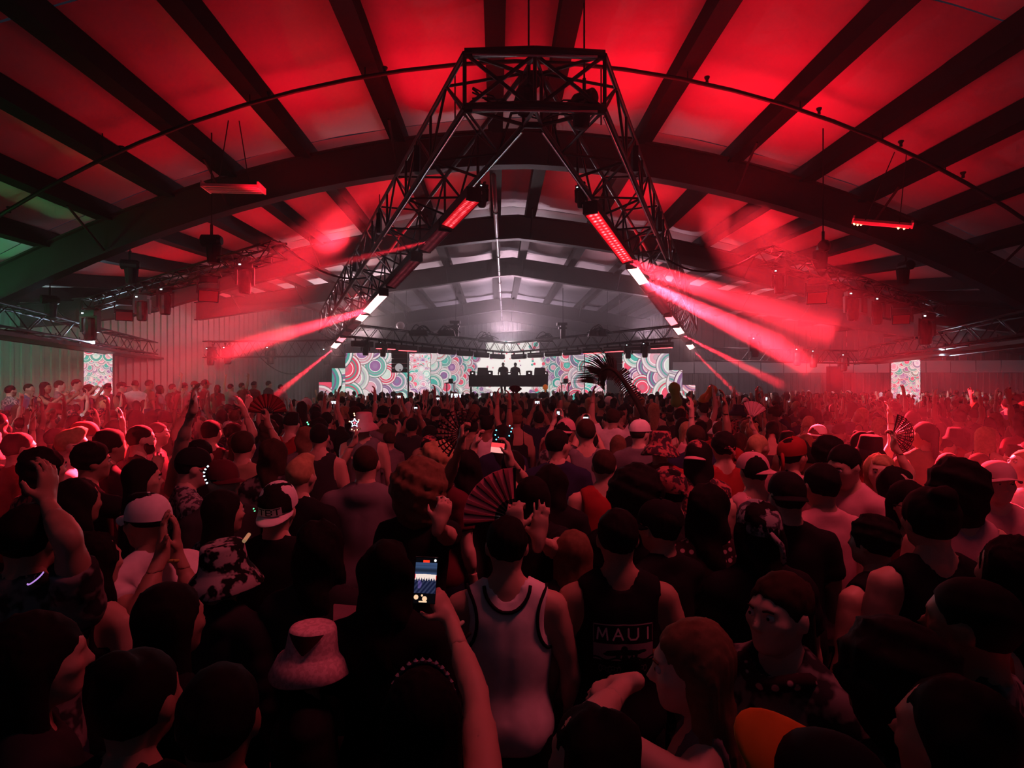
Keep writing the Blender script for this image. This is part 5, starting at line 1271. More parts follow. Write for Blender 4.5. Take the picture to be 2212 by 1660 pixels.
person(1890, 1172, .92, 'dark-haired man in a black tank with broad bare shoulders', hair='shortcurl', shirt=('tank', 'black'), skin=0, wide=1.15, yaw=30, prot=(-.3, -.14, .26, .35))
rsg, fsg, _, _ = person(1962, 1090, .98, 'woman in dark sunglasses and fringe facing the camera', hair='fringe', fem=True, yaw=170, shirt=('tank', 'wine'), skin=0, face=True)
person(1703, 1075, 1.0, 'person in a plain black cap seen from behind amid the red glow', hair='short', hat=('cap', 'black', 170, 0), shirt=('tee', 'black'), skin=0)
person(1630, 1020, 1.0, 'person in a pale cap turned sideways behind the wrapped head cloth', hair='short', hat=('cap', 'pink', -150, 0), shirt=('tank', 'pink'), skin=0)
person(1710, 985, 1.04, 'person in a red wrapped head cloth beside the man with tousled hair', hair='short', hat=('bandana', 'red'), yaw=-60, shirt=('tee', 'pink'), skin=0, face=True)
person(2190, 1240, .98, 'dark figure at the frame edge in a strappy draped top', hair='long', fem=True, shirt=('strap', 'red'), skin=0, prot=None)
person(1640, 1150, .98, 'person with a white-edged bandana crossed on dark hair', hair='long', fem=True, hat=('bandana', 'check'), shirt=('tee', 'black'), skin=0)
# red-lit people on the other side
rgl, fgl, _, _ = person(152, 962, 1.06, 'fair-haired man in glasses, face blazing in the red beam', hair='quiff', haircol='blond', yaw=-62, shirt=('tee', 'pink'), skin=3, face=True)
person(175, 945, 1.07, 'man in a backwards cap just behind the man in glasses', hair='short', hat=('cap', 'red', 180, 0), yaw=-70, shirt=('tee', 'pink'), skin=3, face=True)
person(302, 950, 1.06, 'bearded man with a dark crop and lit cheek looking across', hair='short', yaw=-50, beard=True, shirt=('tee', 'black'), skin=3, face=True)
person(338, 938, 1.03, 'man with a lit profile and cap beyond the bearded man', hair='short', yaw=-70, shirt=('tee', 'pink'), skin=3, face=True)
person(38, 970, 1.05, 'dark-cropped man at the frame edge with a lit neck', hair='short', yaw=-35, shirt=('tee', 'red'), skin=0, face=True)
person(92, 1012, 1.04, 'person with dark curls in front of the man in glasses', hair='curly', vol=.85, yaw=-30, shirt=('tee', 'floral'), skin=0, face=True)
person(236, 965, 1.05, 'dark curly head between the man in glasses and the bearded man', hair='shortcurl', shirt=('tee', 'black'), skin=1, yaw=-40)
person(195, 998, 1.03, 'dark-haired person with one hand raised to the mouth', hair='shortcurl', yaw=-50, shirt=('tee', 'black'), skin=1, armR=((.3, .6, -.2), (-.3, .3, .9)), face=True)
person(303, 1035, 1.0, 'woman with long dark hair and a lit nose, behind the pale curved cap', hair='straight', fem=True, yaw=-60, shirt=('tee', 'black'), skin=0, face=True)
rcl, fcl, hcl, scl = person(406, 1010, 1.02, 'person in a black cap with face lit blue by a glowing toy', hair='short', hat=('cap', 'black', 0, 0, 'red'), yaw=-55, head=(0, -10, 0), shirt=('long', 'check'), skin=3, face=True)
person(478, 1040, 1.0, 'person in a dark red cap holding the glowing toy', hair='short', hat=('cap', 'wine', 0, 0), yaw=-120, shirt=('tee', 'charcoal'), skin=0, face=True)
rA1, fA1, hA1, sA1 = person(60, 1165, 1.02, 'dark figure at the frame edge with one arm up and an orange wristband', hair='short', shirt=('tee', 'camo'), skin=1, armR=('to', 100, 1088, 2.15, (.5, -.2, -1)), fdir=(None, (0, .1, 1)), prot=(-.15, -.2, .3, .3))
rA1.matrix_basis = basis(rA1); wrist_band(hA1[1], sA1, mat('orange band', (.85, .35, .05), .7), 'wristband', rA1)
person(165, 1085, .99, 'dark long-haired person beside the orange wristband', hair='long', fem=True, shirt=('tank', 'black'), skin=1, yaw=-20)
person(200, 1215, .93, 'bare-shouldered dark-haired person left of the white T-shirt', hair='long', fem=True, shirt=('strap', 'black'), skin=0, yaw=-15)
person(525, 965, 1.05, 'short-haired man in a brown shirt facing the stage near the folded dark fan', hair='short', haircol='brown', shirt=('tee', 'tan'), skin=0)
person(590, 985, 1.03, 'brown-haired woman in a speckled shirt beside the light-tipped crop', hair='long', haircol='brown', fem=True, shirt=('tee', 'camo'), skin=0)
person(430, 985, 1.03, 'dancer with one long bare arm raised high and a wristband', hair='short', shirt=('tank', 'black'), skin=0, armL=('to', 418, 880, 4.1, (-.4, -.2, -1)), fdir=((0, .1, 1), None))
person(455, 935, 1.06, 'dark-haired man in a dark vest with hands gripping overhead', hair='short', shirt=('tank', 'wine'), skin=0, armL=((-.5, .2, .6), (.4, .1, .9)), armR=((.5, .2, .6), (-.4, .1, .9)))
rS2, fS2, hS2, sS2 = person(786, 918, 1.07, 'bare-shouldered man in a dusty red bucket hat beside the light-up star', hair='short', hat=('bucket', 'pink', 0, 0), shirt=('tank', 'grey'), skin=0, wide=1.08, armL=('to', 768, 950, 6.5, (-.6, .1, -1)), fdir=((0, .1, 1), None), curl=(.95, .3))
person(690, 945, 1.05, 'dark-cropped man with a strap across his back near the light-up star', hair='short', shirt=('tank', 'charcoal'), skin=0)
person(1010, 1010, .99, 'person holding up the lacy dark fan', hair='long', fem=True, shirt=('tee', 'charcoal'), skin=1, armL=('to', 997, 958, 3.6, (-.6, .1, -1)), fdir=((0, .1, 1), None), curl=(.95, .3))
person(1108, 1010, 1.0, 'person raising a sideways phone with a red picture on it', hair='short', shirt=('tee', 'black'), skin=0, armL=((-.3, .5, .2), (.2, .3, 1)), armR=('to', 1100, 993, 3.5, (.6, .1, -1)), fdir=(None, (-.1, .1, 1)), curl=(.5, .8))
person(1086, 945, 1.03, 'person wearing ears dotted with blue lights', hair='long', fem=True, shirt=('tee', 'navy'), skin=0)
def spectacles(root, fig, m, lens=None):
    b = MB()
    for q in (-1, 1):
        b.tube([(q * .033 + .023 * math.cos(a), .108 - .012 * abs(math.cos(a)) * (q * math.cos(a) > 0), .002 + .019 * math.sin(a)) for a in np.linspace(0, 2 * math.pi, 15)], .0026, 5, cap=False); b.tube([(q * .057, .098, .006), (q * .079, .06, .006), (q * .082, -.01, .0)], .0026, 5)
    b.tube([(-.010, .11, .006), (.010, .11, .006)], .0026, 5); g = head_attach(fig, b, 'glasses', m, root)
    if lens:
        for q in (-1, 1):
            V, F = fig.placeh(MB().lathe([(.0215, -.001), (.0215, .001)], 14, M=Matrix.Rotation(math.radians(90), 3, 'X'), c=(q * .033, .106, .002))); obj('lens', me_from('lens', V, F, False, [lens]), g)
spectacles(rgl, fgl, BLACK); spectacles(rsg, fsg, BLACK, mat('dark lens', (.02, .02, .03)))
# front edge silhouettes
for k, (px, py, s, yw, hr, sh, lb, fem) in enumerate(((70, 1430, .95, -50, 'fringe', ('tee', 'charcoal'), 'dark figure with a faintly lit cheek low at the frame edge', True), (290, 1520, .93, -8, 'bun', ('tee', 'black'), 'dim topknotted figure in the dark lower corner', True),
        (470, 1560, .93, 10, 'short', ('tee', 'black'), 'dark figure in front of the pink bucket hat', False), 
        (1290, 1655, .9, 40, 'long', ('tank', 'grey'), 'bare-shouldered figure at the bottom edge by the woman in profile', True), (1930, 1470, .95, 20, 'curly', ('tee', 'camo'), 'dark curly-haired figure in a print shirt below the broad bare shoulders', True), (2110, 1350, .98, 40, 'short', ('tee', 'camo'), 'dark figure in a printed shirt near the frame edge', False),
        (2075, 1605, .95, 30, 'long', ('tank', 'wine'), 'dim figure at the bottom corner wearing the blue glow ring', True), (360, 1345, .93, -30, 'straight', ('tee', 'black'), 'dark-haired figure under the white T-shirt man', True),
        (835, 1240, .95, 0, 'long', ('tee', 'black'), 'dark figure between the strap patch and the lit phone', True))):
    person(px, py, s, lb, yaw=yw, hair=hr, shirt=sh, skin=k % 3, fem=fem, prot=(-.14, -.14, .14, .1), lod=NEAR if k == 0 else SEMI)
# ------------------------------------------------------------------ held and worn things
FAN_RED = mat('fan silk', (.85, .32, .40), .6); nt_ = FAN_RED.node_tree; bs = nt_.nodes['Principled BSDF']; tr = nt_.nodes.new('ShaderNodeBsdfTranslucent'); tr.inputs[0].default_value = (.95, .35, .45, 1)
mxs = nt_.nodes.new('ShaderNodeMixShader'); mxs.inputs[0].default_value = .6; nt_.links.new(bs.outputs[0], mxs.inputs[1]); nt_.links.new(tr.outputs[0], mxs.inputs[2]); nt_.links.new(mxs.outputs[0], nt_.nodes['Material Output'].inputs[0])
def fan(name, label, px, py, dd, rpx, a0, a1, n, leaf, inner=.42, lace=False):
    """folding fan: pivot seen at px, py, ribs from a0 to a1 degrees (0 = to the right, 90 = up)"""
    t = empty(name, W(px, py, dd)); tag(t, label, 'fan'); t.rotation_euler = (0, 0, -YAW); R = rpx / FPX * dd
    P = lambda a, r, o: Vector((math.cos(math.radians(a)) * r, o, math.sin(math.radians(a)) * r))
    for k in range(n + 1):
        a = a0 + (a1 - a0) * k / n; q = P(a, R * .99, .0); w = R * (.030 if k not in (0, n) else .045); tn = P(a + 90, w, 0)
        MB().hull8([-tn * .5, tn * .5, -tn * .5 + Vector((0, .003, 0)), tn * .5 + Vector((0, .003, 0)), q - tn, q + tn, q - tn + Vector((0, .003, 0)), q + tn + Vector((0, .003, 0))]).build('rib', BLACK, t)
        if k < n:
            b = a0 + (a1 - a0) * (k + 1) / n; m = (a + b) / 2; dz = -.012 * R / .2
            pts = [P(a, R * inner, .0015), P(m, R * inner, dz), P(b, R * inner, .0015), P(b, R, .0015), P(m, R * 1.0, dz), P(a, R, .0015)]
            if not lace: MB().add(pts + [p + Vector((0, .0012, 0)) for p in pts], [(0, 1, 4, 5), (1, 2, 3, 4), (11, 10, 7, 6), (10, 9, 8, 7)]).build('leaf_panel', leaf, t)
            else:
                b_ = MB()
                for u in range(5):
                    rr = R * (inner + (1 - inner) * (u + .1) / 5); r2 = rr + R * .055; b_.add([P(a, rr, .001), P(m, rr, dz), P(b, rr, .001), P(b, r2, .001), P(m, r2, dz), P(a, r2, .001)], [(0, 1, 4, 5), (1, 2, 3, 4)])
                b_.build('leaf_panel', leaf, t)
    MB().lathe([(R * .06, -.006), (R * .07, 0), (R * .06, .006)], 12, M=Matrix.Rotation(math.radians(90), 3, 'X')).build('pivot', BLACK, t)
    return t
LACE = mat('dark lace', (.10, .045, .05), .8); REDCLOTH = mat('dull red leaf', (.3, .04, .05), .8); WHITEFAN = mat('white fan leaf', (.75, .6, .62), .7)
fan('folding_fan', 'large open fan with glowing pink leaf and black ribs, held over the white tank top', 1113, 1122, 2.50, 112, 92, 186, 8, FAN_RED, .40)
fan('folding_fan', 'lacy dark fan spread wide before the booth, held up in the dim middle', 996, 938, 3.75, 57, 42, 240, 13, LACE, .30, True)
fan('folding_fan', 'skeletal dark fan of thin ribs in the red haze', 1929, 940, 4.6, 46, -75, 75, 11, LACE, .55, True)
fan('folding_fan', 'dull red fan, half hidden, in the red-lit crowd below the far doorway', 578, 893, 6.0, 42, 5, 175, 10, REDCLOTH, .35)
fan('folding_fan', 'small dark fan standing up against the bright centre screen', 1112, 853, 12.0, 20, 40, 130, 7, LACE, .3)
fan('folding_fan', 'white fan catching the beam near the green balloons', 1622, 905, 7.5, 38, 30, 115, 5, WHITEFAN, .2)
# palm frond
stem = [W(1398, 915, 8.0), W(1378, 872, 8.0), W(1360, 842, 8.0), W(1343, 817, 8.0), W(1328, 800, 8.0), W(1314, 794, 8.05), W(1302, 799, 8.1), W(1295, 812, 8.15), W(1292, 832, 8.2)]
t = empty('palm_frond', stem[0]); tag(t, 'dark palm frond waved above the crowd in front of the stage wing', 'frond'); s0 = stem[0]
cv = []
for k in range(len(stem) - 1):
    for u in range(7): cv.append(stem[k].lerp(stem[k + 1], u / 7) - s0)
cv.append(stem[-1] - s0)
for _ in range(4): cv = [cv[0]] + [(cv[i - 1] + cv[i] * 2 + cv[i + 1]) / 4 for i in range(1, len(cv) - 1)] + [cv[-1]]
FR = mat('palm green dark', (.02, .035, .018), .6); MB().tube(cv, .02, 6, radii=[.045 - .037 * k / len(cv) for k in range(len(cv))]).build('stem', FR, t, smooth=True)
rg = random.Random(5); nC = len(cv)
for k in range(8, nC - 1):
    d = (cv[k + 1] - cv[k]).normalized(); u = k / nC; s_up = Vector((d.z, 0, -d.x)).normalized()          # the upper, right-hand side
    if s_up.z < 0 and u < .8: s_up = -s_up
    for sd, L0_ in ((1, .16 + .17 * smooth01((u - .25) * 3)), (-1, .10 + .10 * u)):
        L = L0_ * rg.uniform(.85, 1.12); lean = Vector((-.15, rg.uniform(-.25, .25), 0)) + (Vector((-.35, 0, .35)) if (sd > 0 and u > .45) else Vector((.2, 0, -.35)) if sd > 0 else Vector((0, 0, -.5)))
        p = cv[k]; e = p + (s_up * sd * .9 + d * .25 + lean).normalized() * L * .55; q = e + (s_up * sd * .55 + d * .2 + lean * 1.2 + Vector((0, 0, -.35))).normalized() * L * .5; w = d * .0085
        MB().add([p - w, p + w, e + w * 1.3, e - w * 1.3, q, p + Vector((0, .006, 0)), e + Vector((0, .006, 0))], [(0, 1, 2, 3), (3, 2, 4), (1, 5, 6, 2), (5, 0, 3, 6), (2, 6, 4), (6, 3, 4)]).build('leaflet', FR, t)
# balloons and ball
def blob(name, label, px, py, dd, prof, m, rot, cat):
    t = empty(name, W(px, py, dd)); tag(t, label, cat); t.rotation_euler = rot
    k = FPX / dd
    MB().lathe([(r / k, z / k) for r, z in prof], 18).build('skin', m, t, smooth=True); MB().lathe([(2 / k, prof[0][1] / k - 4 / k), (.6 / k, prof[0][1] / k)], 8).build('valve', m, t); return t
GRN = mat('green vinyl', (.12, .42, .06), .3); 
blob('balloon_figure', 'green upright inflatable toy above the crowd by the stepped screen', 1459, 855, 11, [(3, -26), (11, -22), (13, -12), (9, -2), (10, 6), (13, 14), (12, 22), (6, 28), (.5, 30)], GRN, (0, -.15, 0), 'inflatable')
blob('balloon_figure', 'green and orange inflatable toy leaning over the crowd', 1528, 855, 11, [(2, -24), (9, -20), (11, -10), (8, 0), (9, 8), (12, 15), (9, 24), (.5, 27)], mat('green orange vinyl', (.40, .28, .04), .3), (0, .75, 0), 'inflatable')
blob('ball', 'orange ball tossed up before the centre screen', 1178, 837, 14, [(.3, -6.2), (3.2, -5.3), (5.3, -3.2), (6.2, 0), (5.3, 3.2), (3.2, 5.3), (.3, 6.2)], mat('orange ball', (.85, .25, .06), .4, emit=.25), (0, 0, 0), 'ball')
blob('ball', 'small orange ball low in the dark front corner beside the orange brim', 1842, 1616, 1.25, [(.3, -11), (6, -9), (9.5, -5.5), (11, 0), (9.5, 5.5), (6, 9), (.3, 11)], mat('orange pompom', (.85, .28, .05), .8), (0, 0, 0), 'ball')
# light-up toys
def glow_dots(name, label, pts, dd, col, s, cat, rpx=2.2, wire=True):
    o = W(*pts[0], dd); t = empty(name, o); tag(t, label, cat); m = emat(name + ' glow ' + label[:14], col, s)
    if wire: MB().tube([W(x, y, dd) - o for x, y in pts], .004, 5).build('wire', BLACK, t)
    for x, y in pts:
        r = rpx / FPX * dd; MB().lathe([(r * .05, -r), (r * .8, -r * .6), (r, 0), (r * .8, r * .6), (r * .05, r)], 8, c=W(x, y, dd) - o).build('light', m, t)
    return t
st = empty('light_up_star', W(766, 914, 6.5)); tag(st, 'star toy with a blue-white outline glowing on a stick beside the dusty red hat', 'toy')
k = 6.5 / FPX; P = [Vector((math.sin(a) * r * k, 0, math.cos(a) * r * k)) for a, r in [(i * math.pi / 5, 9.5 if i % 2 == 0 else 4.5) for i in range(11)]]
MB().tube(P, .0045, 5, cap=False).build('outline', emat('star outline', (.45, .75, 1.0), 4), st); MB().lathe([(.001, -.012), (.012, 0), (.001, .012)], 8).build('core', emat('star core', (1, .08, .12), 4), st); bar('stick', (0, .004, -.03), (.02, .01, -.22), .005, BLACK, st)
for x, y in ((-1, 20), (0, 16), (-11, 3), (9, 6), (-6, -14), (0, -17), (5, -15)): MB().lathe([(.001, -.008), (.008, 0), (.001, .008)], 6, c=(x * k, 0, y * k)).build('light', emat('star amber', (1, .55, .3), 5), st)
glow_dots('light_up_ears', 'pair of ears outlined in tiny blue lights', [(1072, 950), (1070, 940), (1072, 930), (1077, 945), (1100, 942), (1104, 933), (1106, 926), (1101, 920)], 5.85, (.12, .7, 1.0), 5, 'headwear', 1.4, False)
glow_dots('glow_string', 'string of white, blue and pink lights held between two caps', [(449, 1008), (444, 1014), (441, 1021), (441, 1029), (444, 1037), (447, 1044)], 3.2, (.6, .85, 1.0), 4, 'toy', 2.2)
for px, py, dd, lb in ((548, 1100, 2.7, 'tiny green light on a necklace beside the pale lettered cap'), (664, 913, 5.55, 'tiny green light over a head near the light-up star')): glow_dots('glow_bead', lb, [(px, py), (px + 2, py + 4)], dd, (.1, 1.0, .3), 3, 'toy', 1.8)
def arc(name, label, px, py, dd, rx, ry, a0, a1, col, s, w=.004, rot=0):
    o = W(px, py, dd); t = empty(name, o); tag(t, label, 'bracelet'); k = dd / FPX; m = emat(name + label[:10], col, s)
    MB().tube([RT * (rx * k * math.cos(math.radians(a)) * math.cos(rot) - ry * k * math.sin(math.radians(a)) * math.sin(rot)) + Vector((0, 0, rx * k * math.cos(math.radians(a)) * math.sin(rot) + ry * k * math.sin(math.radians(a)) * math.cos(rot))) + FW * (.03 * math.sin(math.radians(a))) for a in np.linspace(a0, a1, 16)], w, 6).build('glow_tube', m, t, smooth=True)
    MB().lathe([(w * 1.3, -.008), (w * 1.3, .008)], 8, c=RT * (rx * k * math.cos(math.radians(a0)))).build('clasp', BLACK, t)
arc('glow_bracelet', 'blue glow ring in the dark bottom corner', 2016, 1614, 1.18, 26, 19, 60, 330, (.06, .22, .42), .6, .0028, .5)
arc('glow_bracelet', 'violet crescent of a glow bracelet in the dark at the frame edge', 77, 1249, 1.9, 6, 8, -120, 60, (.5, .25, .75), 1.0, .0022)
tag(MB().tube([W(1615, 1106, 2.9), W(1632, 1103, 2.9)], .006, 8).build('glow_stick', emat('glow stick blue', (.2, .4, 1.0), 1.6)), 'short blue glow stick among the red-lit dancers', 'toy')
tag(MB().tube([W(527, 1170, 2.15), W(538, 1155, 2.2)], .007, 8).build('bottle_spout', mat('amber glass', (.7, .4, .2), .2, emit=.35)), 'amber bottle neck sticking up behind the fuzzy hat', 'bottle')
# small phones
PW = emat('phone glow white', (.85, .9, 1.0), 1.3); PRD = image_mat('phone red picture', np.clip(np.stack([np.full((20, 34), .95), .25 + .35 * (np.mgrid[0:20, 0:34][0] < 11), .28 + .3 * (np.mgrid[0:20, 0:34][0] < 11)], -1), 0, 1).astype(np.float32), 1.2)
phone('phone', 'sideways phone with a red picture, raised in the dim middle', 1075, 968, 3.45, 30, 22, PRD, roll=6)
for px, py, dd, w, h, lb in ((722, 870, 9, 13, 6, 'small lit phone below the narrow ring column'), (862, 858, 11, 8, 5, 'tiny lit phone under the speaker stack'), (1160, 870, 9.5, 12, 6, 'small lit phone in the haze below the DJ booth'), (1206, 893, 7.5, 6, 8, 'small upright lit phone over a head, right of the booth axis'),
        (1265, 905, 6.8, 12, 8, 'flickering lit phone above the tall bare-shouldered man'), (946, 862, 11, 7, 5, 'tiny lit phone under the centre screen edge'), (898, 882, 8.5, 7, 4, 'tiny pale phone above the curly blond hair'), (1655, 863, 11, 5, 9, 'tiny lit phone near the white fan'), (1062, 853, 13, 5, 6, 'tiny phone held before the DJ booth'), (985, 855, 12, 22, 9, 'dark tablet-like phone held sideways under the booth edge')):
    phone('phone', lb, px, py, dd, w, h, PW, group='small lit phones')
# people under the raised phones, fans and frond
def holder(k, p, hand, tpl, label, yaw=0):
    s_ = p.z / hand[2]; r3 = Matrix.Rotation(math.radians(yaw), 3, 'Z'); loc = Vector((p.x, p.y, 0)) - r3 @ Vector((hand[0] * s_, hand[1] * s_, 0))
    o = tpl if not tpl.get('label') else copy_tree(tpl)
    for c in [o] + list(o.children_recursive):
        b_ = c.name.split('.')[0]
        if b_ in ('shirt', 'person', 'hair'): c.material_slots[0].link = 'OBJECT'; c.material_slots[0].material = {'shirt': CL[('black', 'charcoal', 'navy', 'wine', 'grey')[k % 5]], 'person': SKIN[k % 4], 'hair': HAIR[('black', 'brown')[k % 2]]}[b_]
    set_at(o, loc, yaw, s_, label); SPOTS.append((loc.x, loc.y)); return o
def tplate(aL, aR, hr, fem=False, cR=.5):
    f = Fig(MID, fem, (0, 6, 0), 1.0, aL, aR, .5, cR, fdirL=A3(0, .15, 1) if aL else None, fdirR=A3(0, .15, 1)); return dress(f, SKIN[0], hr, 'black', ('tee', 'black'), 'charcoal')
TP = tplate({'to': (-.05, .34, 1.80), 'hint': (-.6, 0, -1)}, {'to': (.05, .34, 1.80), 'hint': (.6, 0, -1)}, 'short'); TF = tplate(None, {'to': (.22, .12, 1.86), 'hint': (.6, 0, -.6)}, 'long', True, .95); TB = tplate(None, {'to': (.24, .34, 1.58), 'hint': (.6, -.2, -1)}, 'short', False, .95)
for k, (o, nm) in enumerate([(o, o['label']) for o in list(COL.objects) if o.get('group') == 'small lit phones']):
    holder(k, o.location + Vector((0, -.01, .02)), (0, .37, 1.90), TP, 'dancer filming, both arms up, under the ' + ' '.join(nm.split()[:9]))
for k, (px, py, dd, lb) in enumerate(((1929, 940, 4.6, 'dancer holding up the skeletal dark fan'), (578, 893, 6.0, 'dancer holding up the dull red fan'), (1112, 853, 12.0, 'dancer holding the small dark fan before the centre screen'), (1622, 905, 7.5, 'dancer holding the white fan in the beam'))):
    holder(k, W(px, py, dd), (.22, .13, 1.94), TF, lb)
holder(1, W(1398, 915, 8.0), (.24, .36, 1.66), TB, 'dancer lifting the palm frond by its stem')
# DJs
for px, s, hat, lb, yw in ((1087, 1.0, None, 'bareheaded DJ silhouetted behind the booth', 175), (1113, .99, ('cap', 'black', 0), 'DJ in a hat silhouetted behind the booth', 185)):
    f = Fig(MID, False, (0, -20, 0), 1.05, ((-.3, .3, -1), (.1, .9, -.3)), ((.3, .3, -1), (-.1, .9, -.3)))
    r = dress(f, SKIN[1], 'short', 'black', ('tee', 'black'), 'black', hat); p = W(px, 0, 34.3); set_at(r, (p.x, p.y, 2.3 + .02 - .08 + (830 - 790) / FPX * 34.3 - 1.60), yw, s, lb)
rz = W(1100, 868, 34.5).z; q_ = W(1100, 0, 34.6); ztop = 2.3 + .02 - .08 + (830 - 790) / FPX * 34.3 - 1.60
tag(MB().box((q_.x, q_.y, (rz + ztop) / 2), (3.2, 1.3, ztop - rz)).box((q_.x, q_.y - .66, rz + .1), (3.0, .1, .2)).build('dj_riser', BLACK), 'low black riser the two DJs stand on', 'riser')
# ------------------------------------------------------------------ raised platform by the side wall
PB = .50
pf = empty('raised_platform', W(230, 0, 15.5).to_2d().to_3d()); tag(pf, 'dark raised viewing platform along the ribbed side wall', 'platform'); o_ = pf.location.copy()
cor = [W(-120, 0, 11.5), W(560, 0, 17.5), W(640, 0, 29), W(-40, 0, 18.2)]
pv = [Vector((c.x, c.y, z)) - o_ for z in (PB - .1, PB) for c in cor]
obj('deck', me_from('deck', pv, [(3, 2, 1, 0), (4, 5, 6, 7), (0, 1, 5, 4), (1, 2, 6, 5), (2, 3, 7, 6), (3, 0, 4, 7)], False, [BLACK]), pf)
for k in range(8):
    c = cor[0].lerp(cor[1], k / 7); MB().box((c.x - o_.x, c.y - o_.y + .1, PB / 2 - .05), (.08, .08, PB - .1)).build('leg', STEEL_BLK, pf)
plat = [(22, 'short', 'check', -10, 12.2, 'bearded man in a printed shirt at the frame edge of the platform', 0), (62, 'short', 'blue', -70, 12.6, 'man in a blue shirt standing in profile on the platform', 0), (97, 'straight', 'black', -60, 12.4, 'woman in a black strap top gesturing with both hands on the platform', 1),
        (128, 'short', 'grey', -40, 13.2, 'dark-haired person behind the gesturing woman', 0), (165, 'short', 'white', -60, 13.8, 'person in a pale shirt clapping on the platform', 0), (193, 'curly', 'navy', -30, 14.2, 'person with big hair below the small side screen', 1), (232, 'fade', 'charcoal', 30, 14.0, 'man in a dark vest with folded arms below the small side screen', 0),
        (262, 'short', 'black', -50, 14.8, 'person in a dark cap just past the small side screen', 0), (292, 'fade', 'white', 60, 15.0, 'broad man in a bright white T-shirt on the platform', 0), (322, 'short', 'tan', -20, 15.8, 'person in a tan shirt beside the bright white T-shirt', 0), (345, 'long', 'pink', -30, 16.0, 'long-haired person in pink in front of the first red column', 1),
        (372, 'short', 'red', -10, 16.5, 'person with one arm up before the first red column', 0), (398, 'short', 'pink', 0, 17.0, 'person between the two red columns, facing the stage', 0), (420, 'short', 'red', -70, 17.4, 'person in a cap between the red columns', 0), (443, 'shortcurl', 'red', -60, 17.8, 'second person in a cap between the red columns', 0), (470, 'long', 'red', 10, 18.4, 'long-haired dancer near the second red column', 1),
        (498, 'short', 'pink', 0, 19.0, 'dancer with an arm up holding a round fan against the pale wall', 0), (522, 'short', 'red', -20, 20, 'dancer with a hand up before the second red column', 0), (548, 'fade', 'red', 0, 20.5, 'dancer past the second red column', 0), (580, 'short', 'wine', -20, 21.5, 'dancer near the end of the platform', 0), (606, 'shortcurl', 'pink', 20, 22, 'last dancer on the platform, arms folded', 0)]
PT = {}
for k, (px, hr, sh, yw, dd, lb, fm) in enumerate(plat):
    arm = {2: (((-.3, .7, -.3), (.1, .7, .6)), ((.3, .7, -.3), (-.1, .7, .6))), 4: (((-.3, .7, -.2), (.3, .5, .6)), ((.3, .7, -.2), (-.3, .5, .6))), 11: (None, UPR), 16: (UPL, None), 17: (None, UPR)}.get(k, (None, None))
    cv = lambda v: None if v is None else (A3(*v[0]), A3(*v[1]))
    f = Fig(MID, bool(fm), (0, 0, 0), 1.0, cv(arm[0]), cv(arm[1]))
    r = dress(f, SKIN[k % 4], hr, ['black', 'brown'][k % 2], ('tank' if k in (2, 6) else 'tee', sh), 'charcoal', ('cap', sh, 0) if k in (7, 13, 14) else None, ph=k); p = W(px, 0, dd)
    set_at(r, (p.x, p.y, PB), yw - 20, .96 + .02 * (k % 5), lb)
# ------------------------------------------------------------------ the rest of the crowd
rg = random.Random(77)
TS = [('short', 'tee', False, None, None, None, 'cropped dark hair', 'arms down'), ('short', 'tee', False, None, None, UPR, 'dark crop', 'one arm raised'), ('long', 'tee', True, None, None, None, 'long hair', 'arms down'), ('straight', 'strap', True, None, None, None, 'long straight hair', 'bare shoulders'),
      ('fade', 'tank', False, None, None, None, 'faded crop', 'bare arms'), ('curly', 'tee', True, None, None, None, 'thick curls', 'arms down'), ('short', 'tee', False, ('cap', 'white', 180), None, None, 'a backwards cap', 'arms down'), ('short', 'tee', False, ('bucket', 'white', 0), None, None, 'a bucket hat', 'arms down'),
      ('bun', 'strap', True, None, UPL, None, 'a topknot', 'one arm up'), ('shortcurl', 'tee', False, None, UPL, UPR, 'short curls', 'both arms up'), ('ponytail', 'tee', True, None, None, None, 'a ponytail', 'arms down'), ('buzz', 'tank', False, None, None, None, 'a shaved head', 'bare arms'),
      ('short', 'tee', False, ('cap', 'white', 0), None, None, 'a cap', 'arms down'), ('braids', 'strap', True, None, None, None, 'two braids', 'bare shoulders'), ('quiff', 'tee', False, None, ((-.3, .7, -.3), (.3, .6, .7)), ((.3, .7, -.3), (-.3, .6, .7)), 'a quiff', 'hands clapping'), ('buns2', 'tank', True, None, None, UPR, 'two small buns', 'one arm up')]
TPL = []
for k, (hr, sh, fm, hat, aL, aR, d1, d2) in enumerate(TS):
    cv = lambda v: None if v is None else (A3(*v[0]), A3(*v[1]))
    f = Fig(MID, fm, ((-25, 0, 30, 0, 15, -40)[k % 6], (0, 4, -6)[k % 3], (0, 5, -4)[k % 3]), (1.0, 1.06, .97)[k % 3], cv(aL), cv(aR))
    r = dress(f, SKIN[0], hr, 'black', (sh, 'black'), 'charcoal', hat, ph=k * 1.7)
    for o in [r] + list(r.children_recursive):
        for sl in o.material_slots: m = sl.material; sl.link = 'OBJECT'; sl.material = m
    TPL.append((r, d1, d2, fm, hat))
used = set(); LAB = set()
SHC = ['black', 'black', 'charcoal', 'grey', 'navy', 'white', 'red', 'wine', 'tan', 'camo', 'olive', 'pink', 'floral']
SHN = dict(black='black', charcoal='charcoal', grey='grey', navy='navy', white='white', red='red', wine='wine red', tan='tan', camo='printed', olive='olive', pink='pink', floral='floral')
